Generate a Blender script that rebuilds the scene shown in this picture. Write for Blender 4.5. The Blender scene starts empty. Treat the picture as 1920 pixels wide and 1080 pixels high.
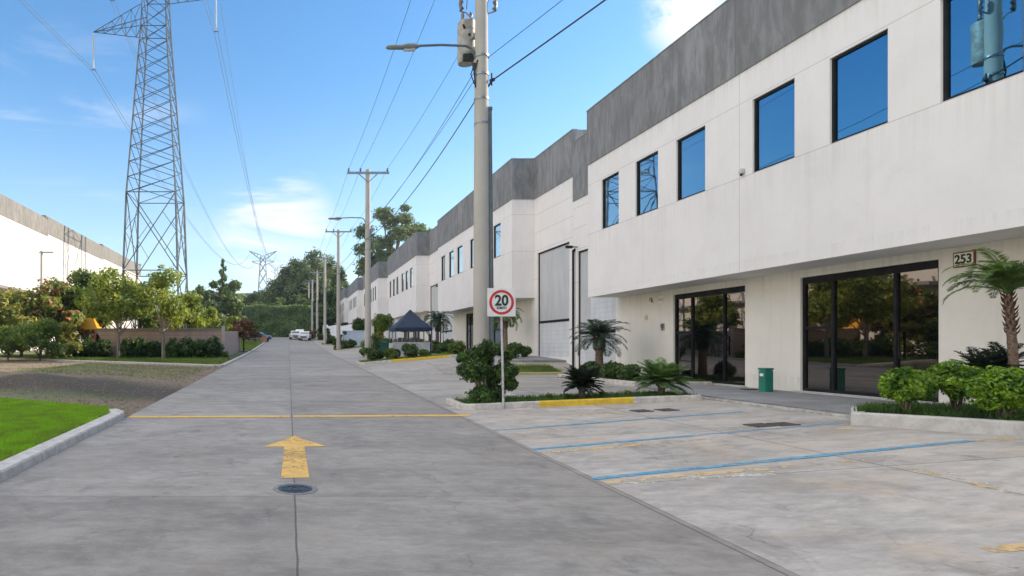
import bpy, bmesh, math, random
import numpy as np
from mathutils import Vector, Matrix
R = math.radians
S = bpy.context.scene
COL = S.collection
random.seed(7); rng = np.random.default_rng(7)

# ------------------------------------------------------------------ camera, sky, sun, exposure
FPX = 1150.0; VPX = 541.0; VPY = 650.0; CH = 1.8          # focal length, level point (in a 1920 x 1080 frame), eye height
cd = bpy.data.cameras.new('camera'); cam = bpy.data.objects.new('camera', cd); COL.objects.link(cam)
cam.location = (0, 0, CH); cam.rotation_euler = (R(90), 0, 0)
cd.sensor_width = 36; cd.lens = FPX/1920*36
cd.shift_x = (960-VPX)/1920; cd.shift_y = (VPY-540)/1920
cd.clip_start = 0.1; cd.clip_end = 6000
S.camera = cam
S.view_settings.view_transform = 'Standard'; S.view_settings.look = 'None'
S.view_settings.gamma = 1; S.view_settings.exposure = 1.32
S.cycles.max_bounces = 7; S.cycles.diffuse_bounces = 4; S.cycles.transparent_max_bounces = 8

SUN_EL = R(24); SUN_AZ = R(76)                              # azimuth from +Y towards +X
sdir = Vector((math.sin(SUN_AZ)*math.cos(SUN_EL), math.cos(SUN_AZ)*math.cos(SUN_EL), math.sin(SUN_EL)))
sl = bpy.data.lights.new('sun', 'SUN'); so = bpy.data.objects.new('sun', sl); COL.objects.link(so)
sl.energy = 3.6; sl.angle = R(0.6); sl.color = (1.0, .87, .72)
so.rotation_euler = sdir.to_track_quat('Z', 'Y').to_euler()

W = bpy.data.worlds.new('World'); S.world = W; W.use_nodes = True
def N(nt, t, **kw):
    n = nt.nodes.new(t)
    for k, v in kw.items():
        if k.startswith('i_'):
            n.inputs[k[2:].replace('_', ' ')].default_value = v
        else: setattr(n, k, v)
    return n
def L(nt, a, b): nt.links.new(a, b)
def math_(nt, op, a, b=None, c=None, clamp=False):
    n = nt.nodes.new('ShaderNodeMath'); n.operation = op; n.use_clamp = clamp
    for i, v in enumerate((a, b, c)):
        if v is None: continue
        if isinstance(v, (int, float)): n.inputs[i].default_value = v
        else: nt.links.new(v, n.inputs[i])
    return n.outputs[0]
def maprange(nt, v, a, b, c=0.0, d=1.0, smooth=True):
    n = nt.nodes.new('ShaderNodeMapRange'); n.interpolation_type = 'SMOOTHSTEP' if smooth else 'LINEAR'
    nt.links.new(v, n.inputs[0])
    for i, x in enumerate((a, b, c, d)): n.inputs[i+1].default_value = x
    return n.outputs[0]
def mixc(nt, f, a, b, blend='MIX'):
    n = nt.nodes.new('ShaderNodeMix'); n.data_type = 'RGBA'; n.blend_type = blend
    if isinstance(f, (int, float)): n.inputs[0].default_value = f
    else: nt.links.new(f, n.inputs[0])
    for i, v in ((6, a), (7, b)):
        if isinstance(v, (tuple, list)): n.inputs[i].default_value = (*v[:3], 1)
        else: nt.links.new(v, n.inputs[i])
    return n.outputs[2]
def noise(nt, vec, scale, detail=4, rough=.55, dist=0):
    n = N(nt, 'ShaderNodeTexNoise'); n.inputs['Scale'].default_value = scale
    n.inputs['Detail'].default_value = detail; n.inputs['Roughness'].default_value = rough
    n.inputs['Distortion'].default_value = dist
    if vec is not None: nt.links.new(vec, n.inputs['Vector'])
    return n.outputs['Fac']
def vmul(nt, vec, s):
    n = N(nt, 'ShaderNodeMapping'); n.inputs['Scale'].default_value = s; nt.links.new(vec, n.inputs['Vector'])
    return n.outputs[0]

nt = W.node_tree; bg = nt.nodes['Background']; bg.inputs[1].default_value = 0.10
sky = N(nt, 'ShaderNodeTexSky', sky_type='NISHITA'); sky.sun_disc = False
sky.sun_elevation = SUN_EL; sky.sun_rotation = SUN_AZ; sky.air_density = 1.2; sky.dust_density = .6; sky.ozone_density = 2.5; sky.altitude = 600
HAZE = .00022
FILL_CLOUD_COL = (7.5, 7.35, 7.35)
tc = N(nt, 'ShaderNodeTexCoord'); gen = tc.outputs['Generated']
hsv = N(nt, 'ShaderNodeHueSaturation'); hsv.inputs['Saturation'].default_value = 1.32; L(nt, sky.outputs[0], hsv.inputs['Color'])
def blob(px, py, inner, outer):
    d = Vector((px-VPX, FPX, VPY-py)).normalized()
    n = N(nt, 'ShaderNodeVectorMath', operation='DOT_PRODUCT'); L(nt, gen, n.inputs[0]); n.inputs[1].default_value = d
    return maprange(nt, n.outputs['Value'], math.cos(outer), math.cos(inner))
n1 = noise(nt, vmul(nt, gen, (1, 1, 1.6)), 9, 6, .62, .3)
n2 = noise(nt, vmul(nt, gen, (1, 1, 5.0)), 3.2, 6, .6, .6)
sepz = N(nt, 'ShaderNodeSeparateXYZ'); L(nt, gen, sepz.inputs[0])
b1 = math_(nt, 'MULTIPLY', blob(1318, 8, .015, .075), maprange(nt, n1, .36, .52))
wis = maprange(nt, n2, .50, .74)
b2 = math_(nt, 'MULTIPLY', blob(515, 432, .02, .115), maprange(nt, n2, .42, .6))
b3 = math_(nt, 'MULTIPLY', blob(90, 330, .05, .28), wis)
low = math_(nt, 'MULTIPLY', maprange(nt, sepz.outputs[2], .34, .0), maprange(nt, n2, .46, .8))
cl = math_(nt, 'MAXIMUM', b1, math_(nt, 'MAXIMUM', math_(nt, 'MULTIPLY', b2, .9), math_(nt, 'MAXIMUM', math_(nt, 'MULTIPLY', b3, .28), math_(nt, 'MULTIPLY', low, .35))))
hz = mixc(nt, maprange(nt, sepz.outputs[2], .42, .0, 0, .30), hsv.outputs[0], (3.4, 3.9, 4.4))
base_ = mixc(nt, cl, hz, (4.6, 4.6, 4.7))
# unseen bright cloud bank, added overhead and behind the viewer for neutral fill light
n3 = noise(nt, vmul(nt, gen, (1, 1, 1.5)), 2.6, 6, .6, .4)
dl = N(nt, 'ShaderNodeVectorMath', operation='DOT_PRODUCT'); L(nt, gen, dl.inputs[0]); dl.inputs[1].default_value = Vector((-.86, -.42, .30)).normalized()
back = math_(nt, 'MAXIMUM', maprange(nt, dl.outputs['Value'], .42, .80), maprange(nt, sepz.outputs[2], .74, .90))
out = mixc(nt, math_(nt, 'MULTIPLY', math_(nt, 'MULTIPLY', back, .97), maprange(nt, n3, .30, .50)), base_, FILL_CLOUD_COL)
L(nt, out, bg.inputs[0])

# ------------------------------------------------------------------ ground heights and picture-to-ground lookup (used once, to measure real places)
def sm(t): t = max(0., min(1., t)); return t*t*(3-2*t)
def roadz(y):
    z = .0209*y
    if y > 40: z += .00018*(min(y, 118)-40)**2
    return z
def floorz(y):
    z = .63
    for j in range(8): z += .67*sm((y-(27.3+25.4*j))/4)
    return z
def H(x, y):
    r = roadz(min(y, 126))
    if y > 128:
        r += (min(y, 520)-128)*.105
    if x <= 3.8: return r
    A = floorz(y)-.10
    if y > 128: A = max(A, r)
    t = max(0, min(1, (x-3.8)/5.5))
    return r+(A-r)*t
def G(px, py, off=0.):
    kx = (px-VPX)/FPX; kz = (VPY-py)/FPX
    a = 1.; 
    d = 2.
    while d < 400:
        if CH+kz*d <= H(kx*d, d)+off: break
        a = d; d += .5
    for _ in range(30):
        m = (a+d)/2
        if CH+kz*m <= H(kx*m, m)+off: d = m
        else: a = m
    return (kx*d, d)
def P(px, py, D): return Vector(((px-VPX)/FPX*D, D, CH+(VPY-py)/FPX*D))

# ------------------------------------------------------------------ object helpers
def tag(o, label=None, cat=None, group=None, kind=None):
    if label: o['label'] = label
    if cat: o['category'] = cat
    if group: o['group'] = group
    if kind: o['kind'] = kind
    return o
def empty(name, loc=(0, 0, 0), label=None, cat=None, group=None, rz=0):
    o = bpy.data.objects.new(name, None); COL.objects.link(o); o.location = loc; o.rotation_euler = (0, 0, rz)
    o.empty_display_size = .2
    return tag(o, label, cat, group)
def copy_tree(o, parent=None):
    c = o.copy(); COL.objects.link(c)
    if parent is not None: c.parent = parent
    for ch in list(o.children): copy_tree(ch, c)
    return c
class MB:
    def __init__(s): s.v = []; s.f = []; s.m = []; s.mi = 0
    def add(s, vs, fs):
        b = len(s.v); s.v += [tuple(x) for x in vs]
        for f in fs: s.f.append(tuple(i+b for i in f)); s.m.append(s.mi)
        return s
    def box(s, a, b):
        x0, y0, z0 = a; x1, y1, z1 = b
        x0, x1 = min(x0, x1), max(x0, x1); y0, y1 = min(y0, y1), max(y0, y1); z0, z1 = min(z0, z1), max(z0, z1)
        return s.add([(x0,y0,z0),(x1,y0,z0),(x1,y1,z0),(x0,y1,z0),(x0,y0,z1),(x1,y0,z1),(x1,y1,z1),(x0,y1,z1)],
                     [(0,3,2,1),(4,5,6,7),(0,1,5,4),(1,2,6,5),(2,3,7,6),(3,0,4,7)])
    def tube(s, pts, rad, n=8, cap=True):
        pts = [Vector(p) for p in pts]
        if isinstance(rad, (int, float)): rad = [rad]*len(pts)
        vs = []; fs = []
        for i, p in enumerate(pts):
            t = (pts[min(i+1, len(pts)-1)]-pts[max(i-1, 0)]).normalized()
            up = Vector((0, 0, 1)) if abs(t.z) < .9 else Vector((0, 1, 0))
            a = t.cross(up).normalized(); b = a.cross(t).normalized()
            for k in range(n):
                th = 2*math.pi*k/n
                vs.append(p+(a*math.cos(th)+b*math.sin(th))*rad[i])
        for i in range(len(pts)-1):
            for k in range(n):
                k2 = (k+1) % n
                fs.append((i*n+k, i*n+k2, (i+1)*n+k2, (i+1)*n+k))
        if cap:
            fs.append(tuple(range(n))); fs.append(tuple((len(pts)-1)*n+k for k in reversed(range(n))))
        return s.add(vs, fs)
    def bar(s, a, b, w): return s.tube([a, b], w*.7071, 4)
    def prism(s, prof, y0, y1, axis='y'):
        n = len(prof)
        if axis == 'y': vs = [(p[0], y0, p[1]) for p in prof]+[(p[0], y1, p[1]) for p in prof]
        else: vs = [(y0, p[0], p[1]) for p in prof]+[(y1, p[0], p[1]) for p in prof]
        fs = [tuple(range(n)), tuple(reversed(range(n, 2*n)))]+[(i, i+n, (i+1) % n+n, (i+1) % n) for i in range(n)]
        return s.add(vs, fs)
    def build(s, name, mat, parent=None, smooth=False, bevel=0):
        me = bpy.data.meshes.new(name); me.from_pydata(s.v, [], s.f)
        mats = mat if isinstance(mat, (list, tuple)) else [mat]
        for m in mats: me.materials.append(m)
        if len(mats) > 1: me.polygons.foreach_set('material_index', s.m)
        bm = bmesh.new(); bm.from_mesh(me); bmesh.ops.recalc_face_normals(bm, faces=bm.faces)
        if bevel:
            es = [e for e in bm.edges if len(e.link_faces) == 2 and e.calc_face_angle(0) > .5]
            bmesh.ops.bevel(bm, geom=es, offset=bevel, segments=2, affect='EDGES', clamp_overlap=True)
        bm.to_mesh(me); bm.free()
        if smooth:
            me.polygons.foreach_set('use_smooth', [True]*len(me.polygons))
            me.set_sharp_from_angle(angle=R(40))
        o = bpy.data.objects.new(name, me); COL.objects.link(o)
        if parent is not None: o.parent = parent
        return o
def quads(name, V, mat, parent=None, n=4):
    """V: (k, n, 3) array of separate leaf faces"""
    k = V.shape[0]; me = bpy.data.meshes.new(name)
    me.vertices.add(k*n); me.vertices.foreach_set('co', V.reshape(-1).astype(np.float32))
    me.loops.add(k*n); me.loops.foreach_set('vertex_index', np.arange(k*n, dtype=np.int32))
    me.polygons.add(k); me.polygons.foreach_set('loop_start', np.arange(0, k*n, n, dtype=np.int32))
    me.polygons.foreach_set('loop_total', np.full(k, n, dtype=np.int32))
    me.update(calc_edges=True); me.validate()
    me.materials.append(mat)
    o = bpy.data.objects.new(name, me); COL.objects.link(o)
    if parent is not None: o.parent = parent
    return o

# ------------------------------------------------------------------ materials
def newmat(name):
    m = bpy.data.materials.new(name); m.use_nodes = True
    nt = m.node_tree; b = nt.nodes['Principled BSDF']
    return m, nt, b
def objc(nt): return N(nt, 'ShaderNodeTexCoord').outputs['Object']
def bump(nt, b, h, strength=.3, dist=.01):
    n = N(nt, 'ShaderNodeBump'); n.inputs['Strength'].default_value = strength; n.inputs['Distance'].default_value = dist
    L(nt, h, n.inputs['Height']); L(nt, n.outputs[0], b.inputs['Normal'])
def pm(name, c1, c2=None, scale=5, rough=.7, metal=0, bmp=0, sc=(1,1,1), lo=.35, hi=.65):
    m, nt, b = newmat(name); b.inputs['Roughness'].default_value = rough; b.inputs['Metallic'].default_value = metal
    if c2 is None: c2 = tuple(x*.82 for x in c1)
    v = vmul(nt, objc(nt), sc); f = noise(nt, v, scale, 5)
    L(nt, mixc(nt, maprange(nt, f, lo, hi), c1, c2), b.inputs['Base Color'])
    if bmp: bump(nt, b, f, bmp, .02)
    return m
def line_mask(nt, coord, pos, half):
    d = math_(nt, 'ABSOLUTE', math_(nt, 'SUBTRACT', coord, pos))
    return maprange(nt, d, half*.6, half*1.4, 1, 0)

def concrete_ground(name, dark, light, xj, yj, jw=.012, stain=.5, warm=(.45, .33, .2), tone=.10, y0=0., x0=0., j2w=.6):
    m, nt, b = newmat(name); oc = objc(nt)
    sp = N(nt, 'ShaderNodeSeparateXYZ'); L(nt, oc, sp.inputs[0]); x, y = sp.outputs[0], sp.outputs[1]
    big = noise(nt, vmul(nt, oc, (.35, 1.0, 1)), .9, 6, .6, .4)
    mid = noise(nt, vmul(nt, oc, (.75, 1.5, 1)), 2.4, 6, .65, .3)
    fine = noise(nt, oc, 38, 5, .7)
    f = math_(nt, 'ADD', math_(nt, 'MULTIPLY', big, .45), math_(nt, 'ADD', math_(nt, 'MULTIPLY', mid, .4), math_(nt, 'MULTIPLY', fine, .15)))
    c = mixc(nt, maprange(nt, f, .36, .64), dark, light)
    # worn pale / dark blotches
    st = noise(nt, oc, .55, 5, .7, .8)
    c = mixc(nt, math_(nt, 'MULTIPLY', maprange(nt, st, .50, .68), stain), c, tuple(v*.62 for v in dark))
    sp2 = noise(nt, vmul(nt, oc, (.8, 1.6, 1)), 5.5, 7, .75, .5)
    c = mixc(nt, math_(nt, 'MULTIPLY', maprange(nt, sp2, .50, .66), .30), c, tuple(v*.7 for v in dark))
    c = mixc(nt, math_(nt, 'MULTIPLY', maprange(nt, sp2, .50, .36), .28), c, tuple(min(1, v*1.25) for v in light))
    tb = noise(nt, vmul(nt, oc, (.35, .8, 1)), 1.3, 6, .65, .2)
    c = mixc(nt, math_(nt, 'MULTIPLY', maprange(nt, tb, .52, .66), .35), c, tuple(v*.72 for v in dark))
    wm = noise(nt, vmul(nt, oc, (1, 1.3, 1)), 1.1, 5, .6)
    c = mixc(nt, math_(nt, 'MULTIPLY', maprange(nt, wm, .50, .70), .38), c, warm)
    # slab tones
    fx = math_(nt, 'FLOOR', math_(nt, 'DIVIDE', math_(nt, 'SUBTRACT', x, x0), xj)); fy = math_(nt, 'FLOOR', math_(nt, 'DIVIDE', math_(nt, 'SUBTRACT', y, y0), yj))
    cb = N(nt, 'ShaderNodeCombineXYZ'); L(nt, fx, cb.inputs[0]); L(nt, fy, cb.inputs[1])
    wn = N(nt, 'ShaderNodeTexWhiteNoise'); L(nt, cb.outputs[0], wn.inputs['Vector'])
    k = maprange(nt, wn.outputs['Value'], 0, 1, 1-tone, 1+tone, False)
    kk = N(nt, 'ShaderNodeCombineXYZ')
    for i in range(3): L(nt, k, kk.inputs[i])
    c = mixc(nt, 1., c, kk.outputs[0], 'MULTIPLY')
    # joints
    wob = math_(nt, 'MULTIPLY', math_(nt, 'SUBTRACT', noise(nt, oc, 3, 3), .5), .02)
    mx = math_(nt, 'PINGPONG', math_(nt, 'ADD', math_(nt, 'SUBTRACT', x, x0), wob), xj/2.) if xj < 50 else None
    def jm(v, per, o):
        fr = math_(nt, 'FRACT', math_(nt, 'DIVIDE', math_(nt, 'ADD', math_(nt, 'SUBTRACT', v, o), wob), per))
        d = math_(nt, 'MULTIPLY', math_(nt, 'MINIMUM', fr, math_(nt, 'SUBTRACT', 1., fr)), per)
        return maprange(nt, d, jw*.4, jw*1.3, 1, 0), maprange(nt, d, 0, .22, 1, 0)
    j1, s1 = jm(x, xj, x0); j2, s2 = jm(y, yj, y0)
    j = math_(nt, 'MAXIMUM', j1, math_(nt, 'MULTIPLY', j2, j2w))
    sd = math_(nt, 'MULTIPLY', math_(nt, 'MAXIMUM', s1, math_(nt, 'MULTIPLY', s2, .6)), maprange(nt, mid, .4, .65))
    c = mixc(nt, math_(nt, 'MULTIPLY', sd, .16), c, tuple(v*.5 for v in dark))
    # hairline cracks
    vo = N(nt, 'ShaderNodeTexVoronoi', feature='DISTANCE_TO_EDGE'); vo.inputs['Scale'].default_value = .38
    dv = N(nt, 'ShaderNodeVectorMath', operation='ADD'); L(nt, oc, dv.inputs[0])
    nn = N(nt, 'ShaderNodeTexNoise'); nn.inputs['Scale'].default_value = 2.2; nn.inputs['Detail'].default_value = 6; L(nt, oc, nn.inputs['Vector'])
    L(nt, nn.outputs['Color'], dv.inputs[1]); L(nt, dv.outputs[0], vo.inputs['Vector'])
    ck = math_(nt, 'MULTIPLY', maprange(nt, vo.outputs['Distance'], .002, .007, 1, 0), maprange(nt, st, .48, .6))
    c = mixc(nt, math_(nt, 'MULTIPLY', ck, .45), c, (.08, .075, .07))
    oil = noise(nt, vmul(nt, oc, (1, .6, 1)), 1.9, 3, .5); ol2 = noise(nt, oc, 7, 5, .7)
    c = mixc(nt, math_(nt, 'MULTIPLY', math_(nt, 'MULTIPLY', maprange(nt, oil, .62, .72), maprange(nt, ol2, .35, .6)), .45), c, (.10, .095, .09))
    sk = maprange(nt, noise(nt, oc, 95, 2, .5), .64, .72)
    c = mixc(nt, math_(nt, 'MULTIPLY', sk, .35), c, tuple(v*.55 for v in dark))
    c = mixc(nt, math_(nt, 'MULTIPLY', j, .8), c, (.07, .065, .06))
    L(nt, c, b.inputs['Base Color']); b.inputs['Roughness'].default_value = .82
    h = math_(nt, 'SUBTRACT', math_(nt, 'ADD', fine, math_(nt, 'MULTIPLY', mid, .5)), math_(nt, 'MULTIPLY', j, 2.))
    bump(nt, b, h, .35, .006)
    return m
M = {}
M['road'] = concrete_ground('road_concrete', (.222, .202, .178), (.348, .318, .284), 3.65, 6.6, .010, .45, (.34, .29, .235), .11, .2, .07)
M['apron'] = concrete_ground(j2w=.95, name='apron_concrete', dark=(.33, .303, .272), light=(.53, .488, .44), xj=3.3, yj=3.1, jw=.011, stain=.6, warm=(.56, .42, .28), tone=.09, y0=1.1, x0=3.8)
M['walk'] = concrete_ground('walk_concrete', (.20, .20, .20), (.31, .31, .31), 2.4, 2.2, .008, .4, (.3, .28, .26), .1)
def kerbmat(name, c1, c2, paint=False):
    m, nt, b = newmat(name); oc = objc(nt)
    f = noise(nt, oc, 6, 6, .65); g = noise(nt, oc, 50, 4)
    c = mixc(nt, maprange(nt, f, .35, .68), c1, c2)
    c = mixc(nt, math_(nt, 'MULTIPLY', maprange(nt, g, .55, .75), .4), c, tuple(v*.5 for v in c2))
    if paint:
        c = mixc(nt, maprange(nt, noise(nt, oc, 14, 6, .7), .60, .66), c, (.3, .29, .27))
    L(nt, c, b.inputs['Base Color']); b.inputs['Roughness'].default_value = .8; bump(nt, b, g, .4, .006)
    return m
M['kerb'] = kerbmat('kerb_concrete', (.58, .54, .49), (.40, .375, .34))
M['kerb_yellow'] = kerbmat('kerb_yellow_paint', (.72, .48, .04), (.55, .36, .04), True)
M['plinth'] = kerbmat('plinth_concrete', (.52, .50, .47), (.40, .385, .36))
def paint(name, c, c2, worn, sc=9, fade=.25):
    m, nt, b = newmat(name); oc = objc(nt)
    f = noise(nt, oc, sc, 7, .72, .3); g = noise(nt, vmul(nt, oc, (.3, 1, 1)), 1.6, 4)
    L(nt, mixc(nt, maprange(nt, noise(nt, oc, 5, 4), .35, .65), c, c2), b.inputs['Base Color'])
    b.inputs['Roughness'].default_value = .75
    a = maprange(nt, math_(nt, 'ADD', f, math_(nt, 'MULTIPLY', math_(nt, 'SUBTRACT', g, .5), .6)), worn, worn+.12, fade, 1)
    tr = N(nt, 'ShaderNodeBsdfTransparent'); mx = N(nt, 'ShaderNodeMixShader')
    L(nt, a, mx.inputs[0]); L(nt, tr.outputs[0], mx.inputs[1]); L(nt, b.outputs[0], mx.inputs[2])
    L(nt, mx.outputs[0], nt.nodes['Material Output'].inputs['Surface'])
    return m
M['blue_paint'] = paint('blue_paint', (.09, .30, .47), (.16, .36, .48), .42, 9, .25)
M['blue_paint_faded'] = paint('blue_paint_faded', (.13, .31, .44), (.24, .38, .46), .48, 9, .12)
M['yellow_paint'] = paint('yellow_paint', (.78, .46, .06), (.68, .42, .10), .34, 8, .3)
M['yellow_worn'] = paint('yellow_worn', (.78, .46, .10), (.62, .40, .13), .38, 12, .45)
M['old_yellow'] = paint('old_yellow', (.66, .44, .18), (.56, .42, .24), .46, 5, .0)
M['white_worn'] = paint('white_worn', (.6, .57, .52), (.5, .48, .44), .5, 6, .0)

def wallmat(name, base, joints_z=(), joints_y=(), streak=.35, var=.06, jd=.5, grunge=(.45, .42, .38), mottled=0, jw=.012, drips=()):
    m, nt, b = newmat(name); oc = objc(nt)
    sp = N(nt, 'ShaderNodeSeparateXYZ'); L(nt, oc, sp.inputs[0])
    f = noise(nt, oc, .7, 5, .6); g = noise(nt, vmul(nt, oc, (3.2, 3.2, .22)), 1.1, 7, .7); h = noise(nt, oc, 14, 5, .6)
    c = mixc(nt, maprange(nt, f, .3, .7), tuple(v*(1-var) for v in base), tuple(min(1, v*(1+var)) for v in base))
    c = mixc(nt, math_(nt, 'MULTIPLY', maprange(nt, g, .50, .74), streak), c, grunge)
    if mottled:
        mo = noise(nt, vmul(nt, oc, (1.6, 1.6, .45)), 2.0, 9, .72, .2)
        c = mixc(nt, maprange(nt, mo, .38, .64), tuple(v*(1-mottled) for v in base), tuple(v*(1+mottled) for v in base))
        c = mixc(nt, math_(nt, 'MULTIPLY', maprange(nt, g, .45, .7), .5), c, tuple(v*.55 for v in base))
        vf = math_(nt, 'FLOOR', math_(nt, 'DIVIDE', sp.outputs[1], 2.1)); wn = N(nt, 'ShaderNodeTexWhiteNoise', noise_dimensions='1D'); L(nt, vf, wn.inputs['W'])
        c = mixc(nt, maprange(nt, wn.outputs['Value'], 0, 1, 0, .35, False), c, tuple(v*.65 for v in base))
    c = mixc(nt, math_(nt, 'MULTIPLY', maprange(nt, h, .5, .8), .12), c, tuple(v*.6 for v in base))
    if drips:
        dn = noise(nt, vmul(nt, oc, (7, 7, .12)), 1.3, 5, .7); pn = noise(nt, oc, 1.1, 6, .65, .5)
        c = mixc(nt, math_(nt, 'MULTIPLY', maprange(nt, pn, .52, .68), .09), c, (.50, .46, .42))
        for (zt, ln, am) in drips:
            k = math_(nt, 'MULTIPLY', maprange(nt, sp.outputs[2], zt-ln, zt, 0, 1, False), math_(nt, 'LESS_THAN', sp.outputs[2], zt+.01))
            c = mixc(nt, math_(nt, 'MULTIPLY', math_(nt, 'MULTIPLY', math_(nt, 'POWER', k, 1.6), maprange(nt, dn, .42, .66)), am), c, (.33, .30, .27))
    jm = None
    for z in joints_z:
        k = line_mask(nt, sp.outputs[2], z, jw); jm = k if jm is None else math_(nt, 'MAXIMUM', jm, k)
    for y in joints_y:
        k = line_mask(nt, sp.outputs[1], y, jw); jm = k if jm is None else math_(nt, 'MAXIMUM', jm, k)
    if jm is not None: c = mixc(nt, math_(nt, 'MULTIPLY', jm, jd), c, tuple(v*.35 for v in base))
    L(nt, c, b.inputs['Base Color']); b.inputs['Roughness'].default_value = .85
    bump(nt, b, math_(nt, 'ADD', h, math_(nt, 'MULTIPLY', f, .5)), .25, .006)
    return m
FZ = .63
M['white_wall'] = wallmat('white_painted_wall', (.775, .745, .735), (5.78, 7.80), (8.3,), .16, .03, .40, (.52, .48, .45), drips=((5.79, 1.6, .15), (8.64, .8, .22), (3.5, .35, .15)))
M['white_wall_grooved'] = wallmat('white_grooved_wall', (.775, .745, .735), (5.75, 6.75, 7.72, 4.2), (), .2, .03, .5, (.50, .47, .44), drips=((8.64, 1.0, .2),))
M['cream_wall'] = wallmat('cream_lower_wall', (.76, .72, .65), (), (), .26, .05, .5, (.50, .45, .38), drips=((3.2, 1.0, .18), (.35, .6, .3)))
M['parapet'] = wallmat('dark_parapet', (.22, .222, .23), (), (2.1, 4.2, 8.4, 12.6, 14.7), .25, .1, .5, (.2, .2, .2), .24)
M['coping'] = pm('coping_edge', (.30, .30, .30), (.2, .2, .2), 3)
M['roof'] = pm('roof_sheet', (.4, .4, .4))
M['frame'] = pm('black_window_frame', (.010, .011, .013), (.018, .018, .02), 4, .5); M['frame'].node_tree.nodes['Principled BSDF'].inputs['Specular IOR Level'].default_value = .15
def glass(name, tint, dark, fac, rough=.01, graze=None):
    m, nt, b = newmat(name)
    b.inputs['Base Color'].default_value = (*dark, 1); b.inputs['Roughness'].default_value = .06
    gl = N(nt, 'ShaderNodeBsdfGlossy'); gl.inputs['Color'].default_value = (*tint, 1); gl.inputs['Roughness'].default_value = rough
    if graze:
        lw = N(nt, 'ShaderNodeLayerWeight'); lw.inputs['Blend'].default_value = .5
        L(nt, mixc(nt, maprange(nt, lw.outputs['Facing'], .36, .85), tint, graze), gl.inputs['Color'])
    n_ = noise(nt, objc(nt), .9, 2)
    bp = N(nt, 'ShaderNodeBump'); bp.inputs['Strength'].default_value = .06; bp.inputs['Distance'].default_value = .02; L(nt, n_, bp.inputs['Height']); L(nt, bp.outputs[0], gl.inputs['Normal'])
    mx = N(nt, 'ShaderNodeMixShader'); mx.inputs[0].default_value = fac
    L(nt, b.outputs[0], mx.inputs[1]); L(nt, gl.outputs[0], mx.inputs[2]); L(nt, mx.outputs[0], nt.nodes['Material Output'].inputs['Surface'])
    return m
M['sky_glass'] = glass('blue_reflecting_glass', (.13, .31, .46), (.01, .025, .04), .9, graze=(.85, .92, .95))
M['door_glass'] = glass('dark_door_glass', (.27, .245, .225), (.006, .007, .008), .60, graze=(.6, .6, .6))
def slatmat(name, base, axis, per, depth=.5, rough=.5, metal=0):
    m, nt, b = newmat(name); oc = objc(nt)
    sp = N(nt, 'ShaderNodeSeparateXYZ'); L(nt, oc, sp.inputs[0])
    fr = math_(nt, 'FRACT', math_(nt, 'DIVIDE', sp.outputs[axis], per)); g = maprange(nt, fr, 0, .14, 0, 1)
    v = noise(nt, vmul(nt, oc, (1, 1, .3)), 2.2, 5)
    c = mixc(nt, maprange(nt, v, .3, .7), base, tuple(x*.85 for x in base))
    c = mixc(nt, g, tuple(x*(1-depth) for x in base), c)
    L(nt, c, b.inputs['Base Color']); b.inputs['Roughness'].default_value = rough; b.inputs['Metallic'].default_value = metal
    bump(nt, b, g, .5, .01); return m
M['shutter_grey'] = slatmat('grey_sheet_panel', (.52, .535, .55), 1, .38, .12)
M['shutter_white'] = slatmat('white_shutter', (.64, .66, .69), 2, .22, .2)
M['pole'] = wallmat('pole_concrete', (.42, .39, .35), (), (), .75, .08, .5, (.22, .21, .19))
M['galv'] = pm('galvanised_steel', (.34, .35, .36), (.24, .25, .26), 8, .45, .6)
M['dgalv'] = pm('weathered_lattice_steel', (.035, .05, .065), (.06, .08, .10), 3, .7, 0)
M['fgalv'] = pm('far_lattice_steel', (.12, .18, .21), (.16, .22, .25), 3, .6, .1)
M['wire'] = pm('cable_sheath', (.03, .034, .04), None, 5, .6)
M['alu'] = pm('conductor_metal', (.20, .23, .27), None, 5, .5, .2)
M['porcelain'] = pm('porcelain_insulator', (.10, .07, .06), (.2, .17, .15), 9, .3)
M['glass_ins'] = pm('pale_insulator', (.55, .6, .62), (.4, .45, .48), 9, .3)
M['tank'] = pm('transformer_paint', (.40, .39, .36), (.28, .26, .23), 7, .5)
M['conduit'] = pm('grey_green_conduit', (.13, .16, .17), (.10, .12, .13), 6, .6)
M['lamphead'] = pm('lamp_housing', (.22, .22, .21), (.16, .16, .15), 6, .5)
M['bark'] = pm('tree_bark', (.15, .11, .08), (.07, .05, .04), 18, .9, 0, .6, (1, 1, .3))
M['palebark'] = pm('pale_bark', (.27, .23, .18), (.15, .12, .09), 14, .9, 0, .6, (1, 1, .3))
M['palmbark'] = pm('palm_bark', (.24, .17, .12), (.10, .065, .045), 26, .95, 0, .8, (1, 1, 2))
M['palmboot'] = pm('palm_old_leaf_bases', (.13, .05, .035), (.05, .022, .016), 30, .95, 0, .8)
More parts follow.
